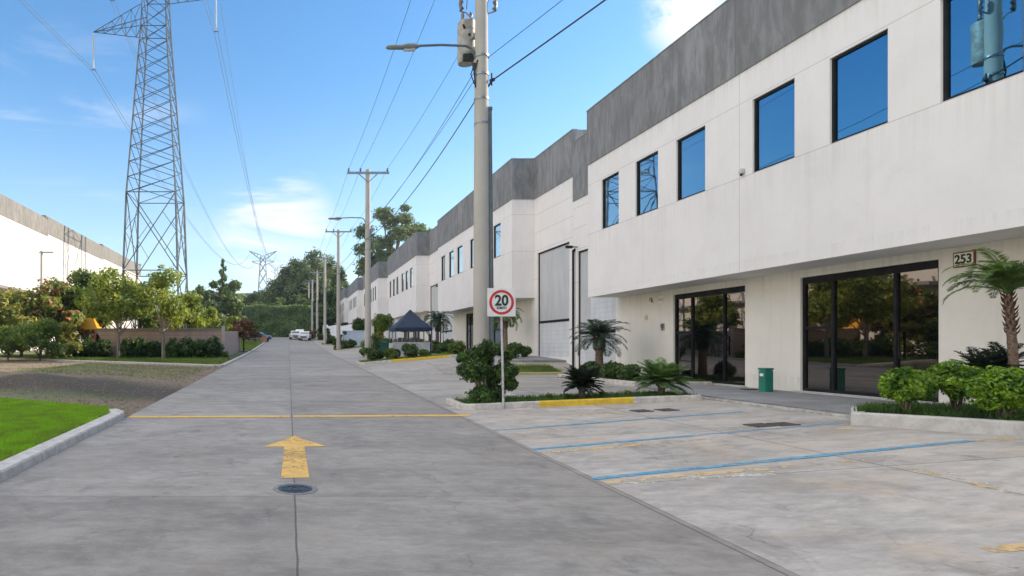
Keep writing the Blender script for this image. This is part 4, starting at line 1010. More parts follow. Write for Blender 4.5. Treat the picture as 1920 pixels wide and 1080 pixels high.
# ------------------------------------------------------------------ near plants
def px_ball(px, py, rp, D, x0, z0, dy=0): p = P(px, py, D); return (p.x-x0, dy, p.z-z0, rp*D/FPX)
x0, y0 = 4.72, 14.75; x0 = (908-VPX)/FPX*14.95; y0 = 14.95; z0 = H(x0, y0)+.1
topiary(x0, y0, z0, [px_ball(883, 694, 31, y0, x0, z0, -.15), px_ball(946, 698, 29, y0, x0, z0, .1), px_ball(898, 742, 30, y0, x0, z0, -.2), px_ball(915, 655, 24, y0, x0, z0, .1),
        px_ball(920, 705, 20, y0, x0, z0, .2), px_ball(932, 735, 18, y0, x0, z0, 0), px_ball(892, 662, 15, y0, x0, z0, .2), px_ball(958, 668, 14, y0, x0, z0, .3), px_ball(872, 672, 14, y0, x0, z0, .15), px_ball(912, 680, 17, y0, x0, z0, .15), px_ball(922, 718, 15, y0, x0, z0, .15), px_ball(958, 722, 16, y0, x0, z0, .1), px_ball(905, 752, 20, y0, x0, z0, -.1), px_ball(938, 655, 16, y0, x0, z0, .3)],
        'largest cloud-pruned dark green shrub, wrapped round the speed sign post', dens=1500, size=.045)
def cyc(px, py, mat, label, fl, ll=.16, n=40):
    x, y = G(px, py, .12); y = 14.95; x = (px-VPX)/FPX*y; z = H(x, y)+.08
    make_palm(x, y, z, .30, fl, label, mat, n, tr=.075, name='cycad', cat='cycad', droop=.55, boots=True, nl=30, ll=ll, lw=.032, elr=(-.15, 1.3), group='cycads on the near island')
cyc(1091, 742, 'cycad_dark', 'dark bluish cycad on the near island, left one', .56, .17, 52)
cyc(1240, 737, 'cycad_light', 'pale green cycad near the end of the yellow kerb', .66, .20, 46)
for px, py, lab in ((1030, 742, 'sparse low herb between topiary and dark cycad'), (1130, 735, 'tuft of low herbs right of the dark cycad'), (1175, 733, 'small herb tuft left of the pale cycad'), (1060, 745, 'tiny herb just left of the dark cycad')):
    y = 15.0; x = (px-VPX)/FPX*y; bush(x, y, H(x, y)+.08, .10, lab, 'leaf', 120, .035, 'low herbs on the near island')
# palm against the nearest building with bushes
make_palm(11.75, 23.2, H(11.75, 23.2)+.1, 1.45, 1.15, 'mid-size bluish palm with brown trunk in the bed left of the nearest building', 'palm_blue', 34, tr=.13, nl=34, ll=.34, lw=.03, droop=1.1)
for i, (px, py, rp, D, lab) in enumerate([(1150, 692, 23, 21.2, 'dark bush under the palm, leftmost in the bed'), (1180, 692, 22, 20.6, 'dark bush right of the palm, rightmost in the bed'), (1108, 690, 20, 22.8, 'low dark bush just left of the palm trunk'), (1095, 668, 10, 24.2, 'small dark bush at the foot of the drain pipe')]):
    p = P(px, py+rp*.8, D); bush(p.x, D, H(p.x, D)+.05, rp*D/FPX, lab, 'leaf_dark', 2200, .055, 'dark bushes in the palm bed')
# near right planter: round bushes, palm, spiky plants
for i, (px, py, rp, D, lab) in enumerate([(1700, 724, 44, 9.75, 'round bright green bush, leftmost of three in the right planter'), (1793, 716, 50, 9.7, 'round bright green bush, middle of three in the right planter'), (1884, 733, 58, 9.0, 'round bright green bush, rightmost of three at the picture edge')]):
    p = P(px, py, D); rr = rp*D/FPX*.93; zb = p.z-rr*.85; bush(p.x, D, zb, rr, lab, 'leaf_bright', 6500, .032, 'round bright bushes in the right planter', nlobe=40, irregular=.1)
make_palm((1903-VPX)/FPX*10.3, 10.3, H(12, 10.3)+.15, 1.98, 1.08, 'slender palm with rough brown trunk at the right picture edge', 'palm_leaf', 26, lean=(-.12, 0), tr=.058, droop=1.5, nl=48, ll=.20, lw=.022, elr=(.62, 1.54))
for px, py, lab in ((1838, 700, 'dark spiky plant behind the middle round bush'), (1880, 690, 'dark spiky plant beside the slender palm trunk')):
    D = 10.6; p = P(px, py, D); make_palm(p.x, D, p.z-.25, .25, .5, lab, 'cycad_dark', 26, tr=.04, name='spiky_plant', cat='plant', boots=False, droop=.5, nl=16, ll=.14, lw=.028, group='dark spiky plants in the right planter')
grass('corner_grass', [(6.6, 3.0), (9.5, 3.0), (9.5, 4.6), (7.2, 4.35), (6.4, 4.25)], 6000, .07, .014, M['grass_lawn'], 0, 'sliver of green grass in the lower right corner')

# second block plants
def small(fn, *a, **k): return fn(*a, **k)
for px, py, rp, D, lab in [(965, 664, 17, 31.5, 'dark bush by the corner of the second warehouse, left'), (985, 664, 12, 32.5, 'small dark bush beside the white corner wall of the second warehouse')]:
    p = P(px, py, D); bush(p.x, D, H(p.x, D)+.05, rp*D/FPX, lab, 'leaf_dark', 1300, .07, 'dark bushes at the second warehouse')
make_palm((948-VPX)/FPX*34.3, 34.3, H(12.2, 34.3)+.1, 2.2, 1.2, 'small palm in the dark entrance of the second warehouse behind the sign', 'palm_leaf', 18, tr=.1, nl=24, ll=.35, lw=.05)
make_palm((820-VPX)/FPX*44, 44, H(10.7, 44)+.1, 2.3, 1.4, 'palm just right of the navy canopy tent', 'palm_blue', 20, tr=.12, nl=24, ll=.4, lw=.06)
# clipped hedge box and columns at the second block
def hedge_box(x0, x1, y0, y1, h, label, mat='leaf_dark', n=3000, size=.09, group=None, name='hedge', z=None, tops=.06):
    zb = H((x0+x1)/2, (y0+y1)/2) if z is None else z
    r = empty(name, ((x0+x1)/2, (y0+y1)/2, zb), label, 'hedge', group); nx_ = max(1, int((x1-x0)/h*1.6)); ny_ = max(1, int((y1-y0)/h*1.6)); lobes = []
    for i in range(nx_):
        for j in range(ny_):
            cx_ = (i+.5)/nx_*(x1-x0)-(x1-x0)/2; cy_ = (j+.5)/ny_*(y1-y0)-(y1-y0)/2
            lobes.append((cx_, cy_, h*.5+random.uniform(-1, 1)*tops*h, (x1-x0)/nx_*.62, (y1-y0)/ny_*.62, h*.5))
    foliage('leaves', lobes, n, size, M[mat], r, shell=.5)
    m = MB()
    for i in range(nx_): m.tube([((i+.5)/nx_*(x1-x0)-(x1-x0)/2, 0, -.1), ((i+.5)/nx_*(x1-x0)-(x1-x0)/2, 0, h*.6)], .04, 5)
    m.build('stems', M['bark'], r); return r
hedge_box(9.9, 11.1, 39.5, 40.6, 1.0, 'dark clipped hedge block right of the canopy tent')
for px, py, rp, D, mt, lab in [(812, 652, 12, 41, 'leaf', 'green bush right of the trailer under the tent'), (830, 655, 12, 40, 'leaf_dark', 'dark bush between tent and clipped hedge block'), (768, 655, 18, 35.8, 'leaf_dark', 'dark bush in front of the pale trailer'), (738, 668, 9, 35.9, 'leaf', 'low green bush on the island kerb left of the dark bush'), (795, 666, 10, 35.9, 'leaf', 'low green bush on the island right of the dark bush'),
                               (682, 645, 9, 45, 'leaf_dark', 'small round dark bush left of the second pole'), (722, 650, 13, 45, 'leaf_dark', 'dark bush between second pole and tent')]:
    p = P(px, py, D); bush(p.x, D, H(p.x, D)+.05, rp*D/FPX, lab, mt, 900, .08, 'bushes round the canopy tent')
k_ = 0
for (x_, y_, rr, mt, lab) in [(10.2, 37.2, .55, 'leaf', 'rounded green bush before the second warehouse wall, nearest of its row'), (10.6, 38.6, .5, 'leaf_dark', 'dark round bush just before the clipped hedge block'),
        (10.0, 42.3, .6, 'leaf_dark', 'dark round bush just past the clipped hedge block'), (10.3, 46.5, .7, 'leaf', 'green bush behind the right tent leg'), (9.8, 49.0, .75, 'leaf_dark', 'dark bush farther behind the tent'),
        (6.0, 36.2, .42, 'leaf', 'low green bush on the island beside the second pole'), (5.4, 36.6, .38, 'leaf_dark', 'small dark bush touching the second pole base'), (7.4, 47.5, .8, 'leaf_dark', 'dark broad bush behind the dark green container'),
        (6.6, 51.5, .7, 'leaf', 'green bush between tent and bluish panel wall'), (7.9, 53.5, .9, 'leaf_dark', 'large dark bush beyond the tent, beside the flat-topped tree'), (5.3, 58.8, .55, 'leaf', 'green bush at the foot of the bluish panel wall'),
        (6.1, 59.0, .5, 'leaf_dark', 'dark bush at the right foot of the bluish panel wall'), (5.6, 80.0, .7, 'leaf', 'green bush right of the fourth pole foot'), (5.5, 101.3, .8, 'leaf_dark', 'dark bush right of the fifth pole foot')]:
    bush(x_, y_, H(x_, y_)+.08, rr, lab, mt, 900, .085, 'mid-distance bushes along the forecourts')
kerb('bed_kerb', [(9.6, 51), (9.6, 36.6), (12.4, 36.6)], .15, .13, side=1)
sheet('bed_soil', [(9.75, 36.75), (12.5, 36.75), (12.5, 51), (9.75, 51)], M['earth'], .07, 1.2)
grass('bed_grass', [(9.75, 36.75), (12.4, 36.75), (12.4, 51), (9.75, 51)], 9000, .22, .035, M['grass_mix'], .07, 'green ground plants in the long bed before the second warehouse')
# topiary on further islands
def topi(px, D, hpx, label, nb=5):
    x = (px-VPX)/FPX*D; z = H(x, D)+.1; k = D/FPX; balls = []
    for i in range(nb):
        t = i/(nb-1); balls.append((random.uniform(-1, 1)*hpx*.28*k*(1-t*.5), random.uniform(-.2, .2), (hpx*.2+hpx*.72*t)*k, hpx*.2*k*(1.15-t*.4)))
    topiary(x, D, z, balls, label, 'leaf_dark', 160, .08)
topi(700, 35.8, 50, 'cloud-pruned shrub on the second island left of the tent')
topi(642, 58.3, 34, 'cloud-pruned shrub at the foot of the third pole'); topi(630, 58.6, 22, 'low cloud-pruned shrub just left of the third pole'); topi(655, 58.9, 18, 'low round shrub right of the third pole')
topi(612, 79.8, 30, 'cloud-pruned shrub at the foot of the fourth pole'); topi(620, 80.2, 16, 'low shrub right of the fourth pole')
topi(596, 101, 22, 'dark shrub at the foot of the fifth pole')
x = (588-VPX)/FPX*104; bush(x, 104, H(x, 104), 1.0, 'rust brown shrub beside the far white cars', 'leaf_red', 700, .14)
# flat crowned clipped trees
def flat_tree(px, D, pyt, pyb, wpx, label, mat='leaf_dark'):
    x = (px-VPX)/FPX*D; k = D/FPX; zb = H(x, D); zt = CH+(VPY-pyt)*k; zl = CH+(VPY-pyb)*k; w = wpx*k/2
    r = empty('clipped_tree', (x, D, zb), label, 'tree', 'flat-topped clipped trees'); lobes = []
    for i in range(9):
        a = i*2.4; q = math.sqrt(i/9)*.7*w; lobes.append((q*math.cos(a), q*math.sin(a), (zt+zl)/2-zb+random.uniform(-.1, .1), w*.45, w*.45, (zt-zl)*.5))
    foliage('crown', lobes, 2600, .11, M[mat], r, shell=.5)
    m = MB(); m.tube([(0, 0, -.1), (.05, 0, (zl-zb)*.6), (0, 0, zl-zb+.3)], [.12, .09, .06], 7); m.build('trunk', M['bark'], r, smooth=True)
flat_tree(673, 62, 598, 620, 30, 'flat-topped dark tree left of the second pole, before the bluish wall')
flat_tree(717, 50, 590, 622, 40, 'flat-topped green tree between the second pole and the tent', 'leaf')

# ------------------------------------------------------------------ canopy tent, trailer, bin
D = 41.5; cxp = P(769, 615, D); zb = H(cxp.x, D)
tn = empty('canopy_tent', (cxp.x, D, zb), 'navy blue pop-up canopy tent with a pointed roof on thin legs', 'tent')
k = D/FPX; hw = 34*k; ze = cxp.z-zb+0.0; zp = CH+(VPY-581)*k-zb; navy = pm('navy_canvas', (.006, .018, .05), (.010, .028, .065), 3, .7)
m = MB(); pts = [(-hw, -hw), (hw, -hw), (hw, hw), (-hw, hw)]
vs = [(p[0], p[1], ze) for p in pts]+[(p[0]*.5, p[1]*.5, ze+(zp-ze)*.46) for p in pts]+[(p[0]*.03, p[1]*.03, zp) for p in pts]+[(p[0]*1.0, p[1]*1.0, ze-.22) for p in pts]
fs = []
for i in range(4):
    j = (i+1) % 4; fs += [(i, j, 4+j, 4+i), (4+i, 4+j, 8+j, 8+i), (12+i, 12+j, j, i)]
fs.append((8, 9, 10, 11)); m.add(vs, fs); cn = m.build('canopy', navy, tn)
for p in pts:
    m = MB(); m.box((p[0]*.97-.03, p[1]*.97-.03, 0), (p[0]*.97+.03, p[1]*.97+.03, ze-.01)); m.build('leg', M['conduit'], tn)
m = MB()
for i in range(4):
    a, b = Vector((pts[i][0]*.96, pts[i][1]*.96, ze-.05)), Vector((pts[(i+1) % 4][0]*.96, pts[(i+1) % 4][1]*.96, ze-.05)); m.bar(a, (a+b)/2-Vector((0, 0, .25)), .025); m.bar(b, (a+b)/2-Vector((0, 0, .25)), .025)
m.build('truss', M['conduit'], tn)
D = 38.3; p = P(767, 668, D); zb = H(p.x, D)
tr = empty('cargo_trailer', (p.x, D, zb), 'low pale grey panelled trailer with a black wheel under the navy tent', 'trailer'); pg = pm('pale_grey_panel', (.52, .54, .54), (.42, .44, .44), 3, .5)
m = MB(); m.box((-1.15, -.7, .38), (1.15, .7, .95)); m.box((-1.17, -.73, .93), (1.17, -.70, 1.0))
for z_ in (.52, .68, .82): m.box((-1.16, -.715, z_), (1.16, -.70, z_+.03))
m.build('box', pg, tr, bevel=.01)
for sy_ in (-.78, .62):
    m = MB(); m.tube([(-.95, sy_, .3), (-.95, sy_+.18, .3)], .3, 20); w = m.build('wheel', M['ink'], tr, smooth=True)
    m = MB(); m.tube([(-.95, sy_-.01, .3), (-.95, sy_+.19, .3)], .14, 12); m.build('rim', M['galv'], w)
m = MB(); m.box((1.2, -.4, .35), (1.9, -.3, .45)); m.bar((1.18, -.5, .2), (1.18, -.5, 1.5), .12); m.build('drawbar', M['ink'], tr)
m = MB()
for i in range(7): m.box((-.95+i*.28, -.3, 1.0), (-.78+i*.28, .2, 1.0+.2+.12*math.sin(i*2.1)**2))
tag(m.build('stacked_goods', pm('dark_goods', (.035, .03, .03), (.1, .08, .07), 6)), 'dark goods stacked on the pale trailer below the tent', 'goods').location = (p.x, D, zb)
D = 44; p = P(713, 650, D)
r = empty('wheelie_bin', (p.x, D, H(p.x, D)), 'dark green container left of the canopy tent', 'bin')
m = MB(); m.prism([(-.45, 0.05), (.45, .05), (.52, 1.0), (-.52, 1.0)], -.4, .4); m.build('body', pm('dark_green_plastic', (.01, .075, .05)), r, bevel=.03)
m = MB(); m.prism([(-.54, 1.0), (.54, 1.0), (.45, 1.12), (-.45, 1.12)], -.43, .43); m.build('lid', pm('teal_plastic', (.02, .15, .14)), r, bevel=.02)
bush((708-VPX)/FPX*45.5, 45.5, H(6.6, 45.5)+.9, .55, 'pinkish flowering shrub above the dark green container', 'leaf_flower', 900, .08)

# white boundary wall right far
wm = wallmat('far_white_wall', (.72, .73, .78), (), (), .3, .04)
m = MB(); n = 16
vs = []; fs = []
for i in range(n+1):
    y = 62+(118-62)*i/n; zb = H(6.6, y); vs += [(6.6, y, zb-.3), (6.6, y, zb+2.5), (6.8, y, zb+2.5), (6.8, y, zb-.3)]
for i in range(n):
    a = 4*i; fs += [(a, a+1, a+5, a+4), (a+1, a+2, a+6, a+5), (a+2, a+3, a+7, a+6)]
fs += [(0, 3, 2, 1), (4*n, 4*n+1, 4*n+2, 4*n+3)]; m.add(vs, fs)
tag(m.build('boundary_wall', wm), 'long white boundary wall running beside the far poles', 'wall')
m = MB(); m.box((5.25, 59.9, 1.1), (7.4, 60.1, H(6, 60)+1.75)); m.box((5.2, 59.85, H(6, 60)+1.75), (7.45, 60.15, H(6, 60)+1.83)); 
tag(m.build('site_hoarding', pm('bluish_panel', (.50, .58, .72), (.56, .62, .74), 2, .5)), 'pale bluish panel wall just right of the third pole', 'panel')
# cars
def car(x, y, rz, col, label, kind=0, z=None):
    r = empty('parked_car', (x, y, H(x, y) if z is None else z), label, 'car', 'vehicles parked at the far road end', rz=rz)
    body = pm('car_paint', col, tuple(v*.9 for v in col), 3, .25); L_, Wd = 4.4, .88
    prof = [(-2.2, .35), (-2.22, .85), (-1.9, .98), (-1.1, 1.05), (.9+.9*kind, 1.08), (2.1, 1.0), (2.2, .7), (2.18, .35)]
    m = MB(); m.prism(prof, -Wd, Wd, 'x') if False else None
    # length along local Y
    m.prism([(a, b) for a, b in prof], -Wd, Wd, 'x'); m.build('body', body, r, bevel=.06)
    cab = [(-1.15, 1.04), (-.55, 1.5+.12*kind), (1.2+.6*kind, 1.52+.12*kind), (1.75+.25*kind, 1.05)]
    m = MB(); m.prism(cab, -Wd*.86, Wd*.86, 'x'); cb = m.build('cabin', body, r, bevel=.05)
    m = MB(); m.prism([(-1.12, 1.10), (-.62, 1.44), (-.60, 1.40), (-1.06, 1.08)], -Wd*.78, Wd*.78, 'x'); m.build('windscreen', M['door_glass'], r)
    for sx_ in (-1, 1):
        m = MB(); m.prism([(-.85, 1.10), (-.5, 1.42), (1.1, 1.43), (1.45, 1.10)], sx_*Wd*.861, sx_*Wd*.868, 'x'); m.build('side_window', M['door_glass'], r)
        for yy in (-1.35, 1.35):
            m = MB(); m.tube([(sx_*(Wd-.2), yy, .33), (sx_*(Wd+.02), yy, .33)], .33, 18); w = m.build('wheel', M['ink'], r, smooth=True)
            m = MB(); m.tube([(sx_*(Wd+.0), yy, .33), (sx_*(Wd+.03), yy, .33)], .18, 12); m.build('rim', M['galv'], w)
        m = MB(); m.box((sx_*.55-.16, -2.235, .68), (sx_*.55+.16, -2.17, .82)); m.build('headlight', M['glass_ins'], r)
    m = MB(); m.box((-.5, -2.23, .45), (.5, -2.19, .66)); m.build('grille', M['ink'], r)
    return r
car((553-VPX)/FPX*108, 108, R(4), (.78, .78, .78), 'white car facing the camera, leftmost at the far right kerb')
car((572-VPX)/FPX*102, 102, R(-8), (.75, .76, .78), 'white car nearest the far poles')
car((562-VPX)/FPX*115, 115, R(0), (.78, .78, .78), 'white tall vehicle behind the two white cars', 1)
car((482-VPX)/FPX*96, 96, R(60), (.10, .19, .30), 'blue car behind the reddish tree on the left')
# ------------------------------------------------------------------ left side: fence, hedge, trees
brick = slatmat('pinkish_boards', (.44, .30, .235), 2, .28, .45, .8); brick2 = slatmat('pale_pickets', (.42, .33, .29), 1, .22, .45, .8)
cnr = (-4.75, 44.5)
fr = empty('board_fence', (cnr[0], cnr[1], H(*cnr)), 'pinkish brown boarded fence behind the clipped hedge', 'fence')
m = MB(); m.box((-9.2, 0, -.3), (-.1, .12, 2.1)); m.build('board_panel', brick, fr)
m = MB(); m.box((-9.2, -.06, 2.1), (-.1, .18, 2.2)); m.build('rail', pm('fence_rail', (.30, .22, .18)), fr)
m = MB(); m.box((-.1, -.08, -.3), (.12, .16, 2.35)); m.build('post', pm('pinkish_post', (.48, .38, .33)), fr)
sf = empty('picket_fence', (cnr[0], cnr[1]+.3, H(*cnr)), 'pale pinkish picket fence running along the left road edge', 'fence')
m = MB()
for i in range(58):
    y = i*.27; zz = H(0, cnr[1]+.3+y)-H(*cnr); m.box((-.03, y, zz-.2), (.03, y+.2, zz+2.0-.0*i))
m.build('picket', pm('pale_picket', (.45, .36, .31), (.36, .28, .24), 4), sf)
m = MB()
for h_ in (.5, 1.6): m.add([(-.09, 0, h_), (-.03, 0, h_), (-.03, 0, h_+.1), (-.09, 0, h_+.1)]+[(a, 15.6, b+H(0, 60.3)-H(*cnr)) for a, b in ((-.09, h_), (-.03, h_), (-.03, h_+.1), (-.09, h_+.1))], [(0, 1, 2, 3), (7, 6, 5, 4), (0, 4, 5, 1), (1, 5, 6, 2), (2, 6, 7, 3), (3, 7, 4, 0)])
m.build('rail', pm('fence_rail2', (.36, .28, .24)), sf)
# grass verge strip before hedge, with kerb
VG = [(-3.9, 33.4), (-3.9, 124), (-9, 124), (-60, 75), (-60, 67), (-26, 46.8)]
sheet('verge', VG, M['earth'], .05, 4)
kerb('verge_kerb', [(-26, 46.8), (-4.2, 33.6), (-3.7, 33.5), (-3.5, 33.9), (-3.5, 123)], .22, .12, side=-1)
grass('verge_grass', [(-4.0, 34.0), (-4.0, 42.5), (-20, 49), (-24, 46)], 40000, .16, .03, M['grass_mix'], .05, 'sunny green grass strip between the dirt track and the hedge')
grass('roadside_grass', [(-3.8, 62), (-3.8, 118), (-9, 118), (-9, 62)], 14000, .3, .06, M['grass_mix'], .05, 'green grass beyond the picket fence on the left roadside')
def hedgepx(xa, xb, D, label):
    a = P(xa, 672, D).x; b = P(xb, 672, D).x; hedge_box(a, b, D-.5, D+.6, 1.45, label, 'leaf_dark', 5200, .10, 'clipped hedge sections before the fence', z=H(0, D))
hedgepx(312, 414, 42.6, 'dark clipped hedge section nearest the fence corner, right of both thin trees')
hedgepx(226, 300, 43.0, 'dark clipped hedge section between the two thin trees'); hedgepx(128, 205, 43.6, 'dark clipped hedge section left of the two thin trees')
x, y = -4.55, 43.3; bush(x, y, H(x, y), .38, 'tiny round bush at the fence corner', 'leaf', 500, .07)
def tpx(px, D, top, wpx, label, mat, **k):
    x = (px-VPX)/FPX*D; zb = H(x, D) if 'z' not in k else k['z']; h = CH+(VPY-top)/FPX*D-zb
    return make_tree(x, D, h, wpx/2*D/FPX, label, mat, **k)
G1 = 'trees and tall shrubs left of the road'
tpx(222, 41.3, 500, 130, 'thin-trunked yellow-green tree, left of the pair before the hedge', 'leaf_yellow', n=4200, size=.15, trunk_h=.32, nl=12, bark='palebark', group=G1, tr=.10, shell=.2)
tpx(306, 40.8, 503, 110, 'thin-trunked open green tree, right of the pair before the hedge', 'leaf_yellow', n=3000, size=.14, trunk_h=.34, nl=12, bark='palebark', group=G1, tr=.11, shell=.2)
tpx(40, 43.8, 525, 130, 'tall shrub with yellow and orange flowers at the left picture edge', 'leaf_orange', n=6000, size=.16, trunk_h=.1, nl=12, group=G1)
tpx(-30, 44.5, 535, 130, 'tall shrub cut by the left picture edge', 'leaf_flower', n=5000, size=.16, trunk_h=.1, nl=10, group=G1)
tpx(108, 44.5, 515, 110, 'tall shrub with red flowers right of the yellow-flowered one', 'leaf_flower', n=5000, size=.16, trunk_h=.1, nl=12, group=G1)
tpx(165, 46.5, 498, 120, 'dense green tree behind the yellow playhouse', 'leaf', n=6500, size=.17, trunk_h=.15, nl=12, group=G1)
tpx(75, 40.6, 590, 110, 'low grey-green shrub in front of the flowering shrubs', 'leaf', n=3600, size=.12, trunk_h=.08, nl=9, group=G1)
tpx(15, 41.0, 600, 90, 'low green shrub at the bottom left of the flowering shrubs', 'leaf', n=3000, size=.12, trunk_h=.08, nl=8, group=G1)
tpx(128, 42.2, 600, 55, 'low orange-tinted shrub beside the yellow playhouse', 'leaf_orange', n=1800, size=.11, trunk_h=.08, nl=7, group=G1)
tpx(262, 50, 520, 80, 'green tree behind the thin-trunked pair', 'leaf', n=4500, size=.16, trunk_h=.2, nl=9, group=G1)
tpx(352, 52, 540, 85, 'green leafy tree above the fence, left of the corner post', 'leaf_yellow', n=4800, size=.16, trunk_h=.2, nl=10, group=G1)
tpx(392, 58, 575, 60, 'low yellow-green tree above the fence corner', 'leaf_yellow', n=3000, size=.16, trunk_h=.2, nl=8, group=G1)
tpx(457, 59, 598, 62, 'small rust-red tree on the left roadside', 'leaf_red', n=2600, size=.13, trunk_h=.38, nl=9, group=G1, squash=.6)
# far left trees
G2 = 'trees beyond the fence in the distance'
def pine(px, D, top, label):
    x = (px-VPX)/FPX*D; zb = H(x, D); h = CH+(VPY-top)/FPX*D-zb; r = empty('pine_tree', (x, D, zb), label, 'tree', G2); lobes = []
    for i in range(16):
        t = .3+.7*i/16; w = (1-t)*2.6+.25; a = i*2.4; lobes.append((math.cos(a)*w*.5, math.sin(a)*w*.5, h*t, w*.75, w*.75, .55))
    m = MB(); m.tube([(0, 0, -.2), (0, 0, h*.5), (0, 0, h)], [.25, .16, .04], 6); m.build('trunk', M['bark'], r)
    foliage('crown', lobes, 2200, .30, M['leaf_fardark'], r, shell=.2)
pine(418, 120, 484, 'tall narrow pine rising above the far left houses')
tpx(436, 112, 515, 46, 'yellow-green tree beside the tall narrow pine', 'leaf_far', n=3200, size=.34, trunk_h=.15, nl=10, group=G2, fill=1.3)
tpx(398, 110, 522, 42, 'dark green tree left of the tall narrow pine', 'leaf_fardark', n=3000, size=.34, trunk_h=.15, nl=10, group=G2, fill=1.3)
tpx(372, 118, 520, 34, 'thin green tree left of the far dark tree', 'leaf_far', n=2400, size=.32, trunk_h=.15, nl=9, group=G2, fill=1.3)
tpx(440, 85, 592, 40, 'bright yellow-green shrub tree left of the ivy wall', 'leaf_yellow', n=1800, size=.25, trunk_h=.2, nl=7, group=G2)
tpx(405, 90, 580, 60, 'green shrub tree below the far pale houses', 'leaf_far', n=2400, size=.25, trunk_h=.1, nl=9, group=G2)
tpx(360, 92, 560, 60, 'green shrub tree behind the fence trees', 'leaf_far', n=2400, size=.25, trunk_h=.1, nl=9, group=G2)
tpx(478, 84, 600, 22, 'small green shrub tree before the blue car', 'leaf', n=900, size=.2, trunk_h=.2, nl=6, group=G2)
# brick pillar and low wall by the blue car
m = MB(); m.box((-.5, -.25, -.2), (.5, .25, .9)); m.box((-.56, -.3, .9), (.56, .3, 1.0)); pb_ = m.build('brick_pillar', pm('orange_brick', (.45, .22, .12), (.36, .18, .1), 6)); pb_.location = ((494-VPX)/FPX*92, 92, H(0, 92)); tag(pb_, 'short orange brick pillar at the left edge of the far road', 'pillar')
# pale houses far left
def house(x, y, z, w, d, h, label, c=(.6, .56, .5)):
    r = empty('distant_house', (x, y, z), label, 'house', 'distant pale houses'); hm = pm('house_wall', c); rm = pm('house_roof', (.25, .2, .18))
    m = MB(); m.box((-w/2, -d/2, -3), (w/2, d/2, h)); m.build('wall', hm, r)
    m = MB(); m.prism([(-w/2-.3, h+.01), (w/2+.3, h+.01), (0, h+w*.22)], -d/2-.3, d/2+.3); m.build('roof', rm, r)
    for xx in (-w*.25, w*.25):
        m = MB(); m.box((xx-.5, -d/2-.05, h*.35), (xx+.5, -d/2-.01, h*.7)); m.build('window', M['frame'], r)
p = P(392, 590, 128); house(p.x, 132, p.z, 8, 6, 3.6, 'pale house among the trees left of the ivy wall')
p = P(425, 600, 140); house(p.x, 140, p.z, 6, 6, 3.0, 'smaller pale house right of the other distant house', (.62, .6, .56))
# yellow playhouse with red slide
D = 45.3; p = P(160, 640, D); ph = empty('playhouse', (p.x, D, H(0, D)), 'yellow and red play structure seen between the left trees', 'play structure')
k = D/FPX; zt = CH+(VPY-597)*k-H(0, D); zm = CH+(VPY-618)*k-H(0, D)
m = MB(); m.prism([(-1.15, zm), (1.15, zm), (.85, zt), (-1.15+.1, zt)], -.8, .8); m.build('roof', pm('yellow_plastic', (.75, .38, .02), (.68, .32, .02), 2, .4), ph, bevel=.03)
for xx in (-1, 1):
    for yy in (-.7, .7): m = MB(); m.box((xx-.06, yy-.06, -.1), (xx+.06, yy+.06, zm)); m.build('leg', pm('orange_plastic', (.6, .2, .05)), ph)
m = MB(); m.box((-.95, -.65, .9), (.95, .65, 1.0)); m.box((-1.05, -.72, 1.0), (-.2, -.69, 1.75)); m.build('deck', pm('terracotta_panel', (.45, .17, .08)), ph)
m = MB(); m.prism([(.9, zm-.2), (1.15, zm-.25), (2.0, .6), (1.2, .6), (.9, 1.2)], -.8, -.3); m.build('slide', pm('red_plastic', (.50, .04, .05), (.42, .04, .05), 2, .4), ph, bevel=.04)
# left pale building
lb = empty('pale_warehouse', (-26, 20, 0), 'sunlit pale warehouse with grey parapet on the far left behind the trees', 'building')
lwm = wallmat('left_cream_wall', (.58, .54, .49), (4, 8.6), (), .15, .03); lpm = wallmat('left_grey_parapet', (.20, .19, .175), (), (), .5, .08, .5, (.2, .19, .17), .2)
ZB, ZP = 13.7, 15.6
def seg(y0, y1, dz, X=0):
    m = MB(); holes = []
    y = y0+4
    while y+2.2 < min(y1, 38): holes.append((-(y+2.0), -(y), 9.3+dz, 10.9+dz)); y += 7.5
    # facing +X: build mirrored then rotate
    wall_holes(m, 0, -y1, -y0, -1, ZB+dz, holes, .25)
    return m, holes
for (a, b, dz) in ((-20, 14, -.2), (14, 46.2, 0), (46.2, 66, .25), (66, 88, .45)):
    m, holes = seg(a, b, dz); o = wall_keep_normals(m, 'wall', lwm, lb); o.rotation_euler = (0, 0, math.pi)
    for h_ in holes:
        w = MB(); w.box((.12, h_[0], h_[2]), (.2, h_[1], h_[3])); wo = w.build('window', M['frame'], lb); wo.rotation_euler = (0, 0, math.pi)
    w = MB(); w.box((-.35, a, ZB+dz), (.04, b-.01, ZP+dz)); w.box((-.4, b-.8, ZP+dz), (.12, b-.01, ZP+dz+.22)); w.build('parapet', lpm, lb)
    w = MB(); w.box((-18, a, -1), (-.3, b-.02, ZB+dz-.1)); w.build('rear_body', lwm, lb)
m = MB()
for i in range(14): m.box((.05, 10+i*5, 6.9), (1.2, 14.2+i*5, 7.15))
m.build('awning', pm('grey_awning', (.22, .2, .19)), lb)

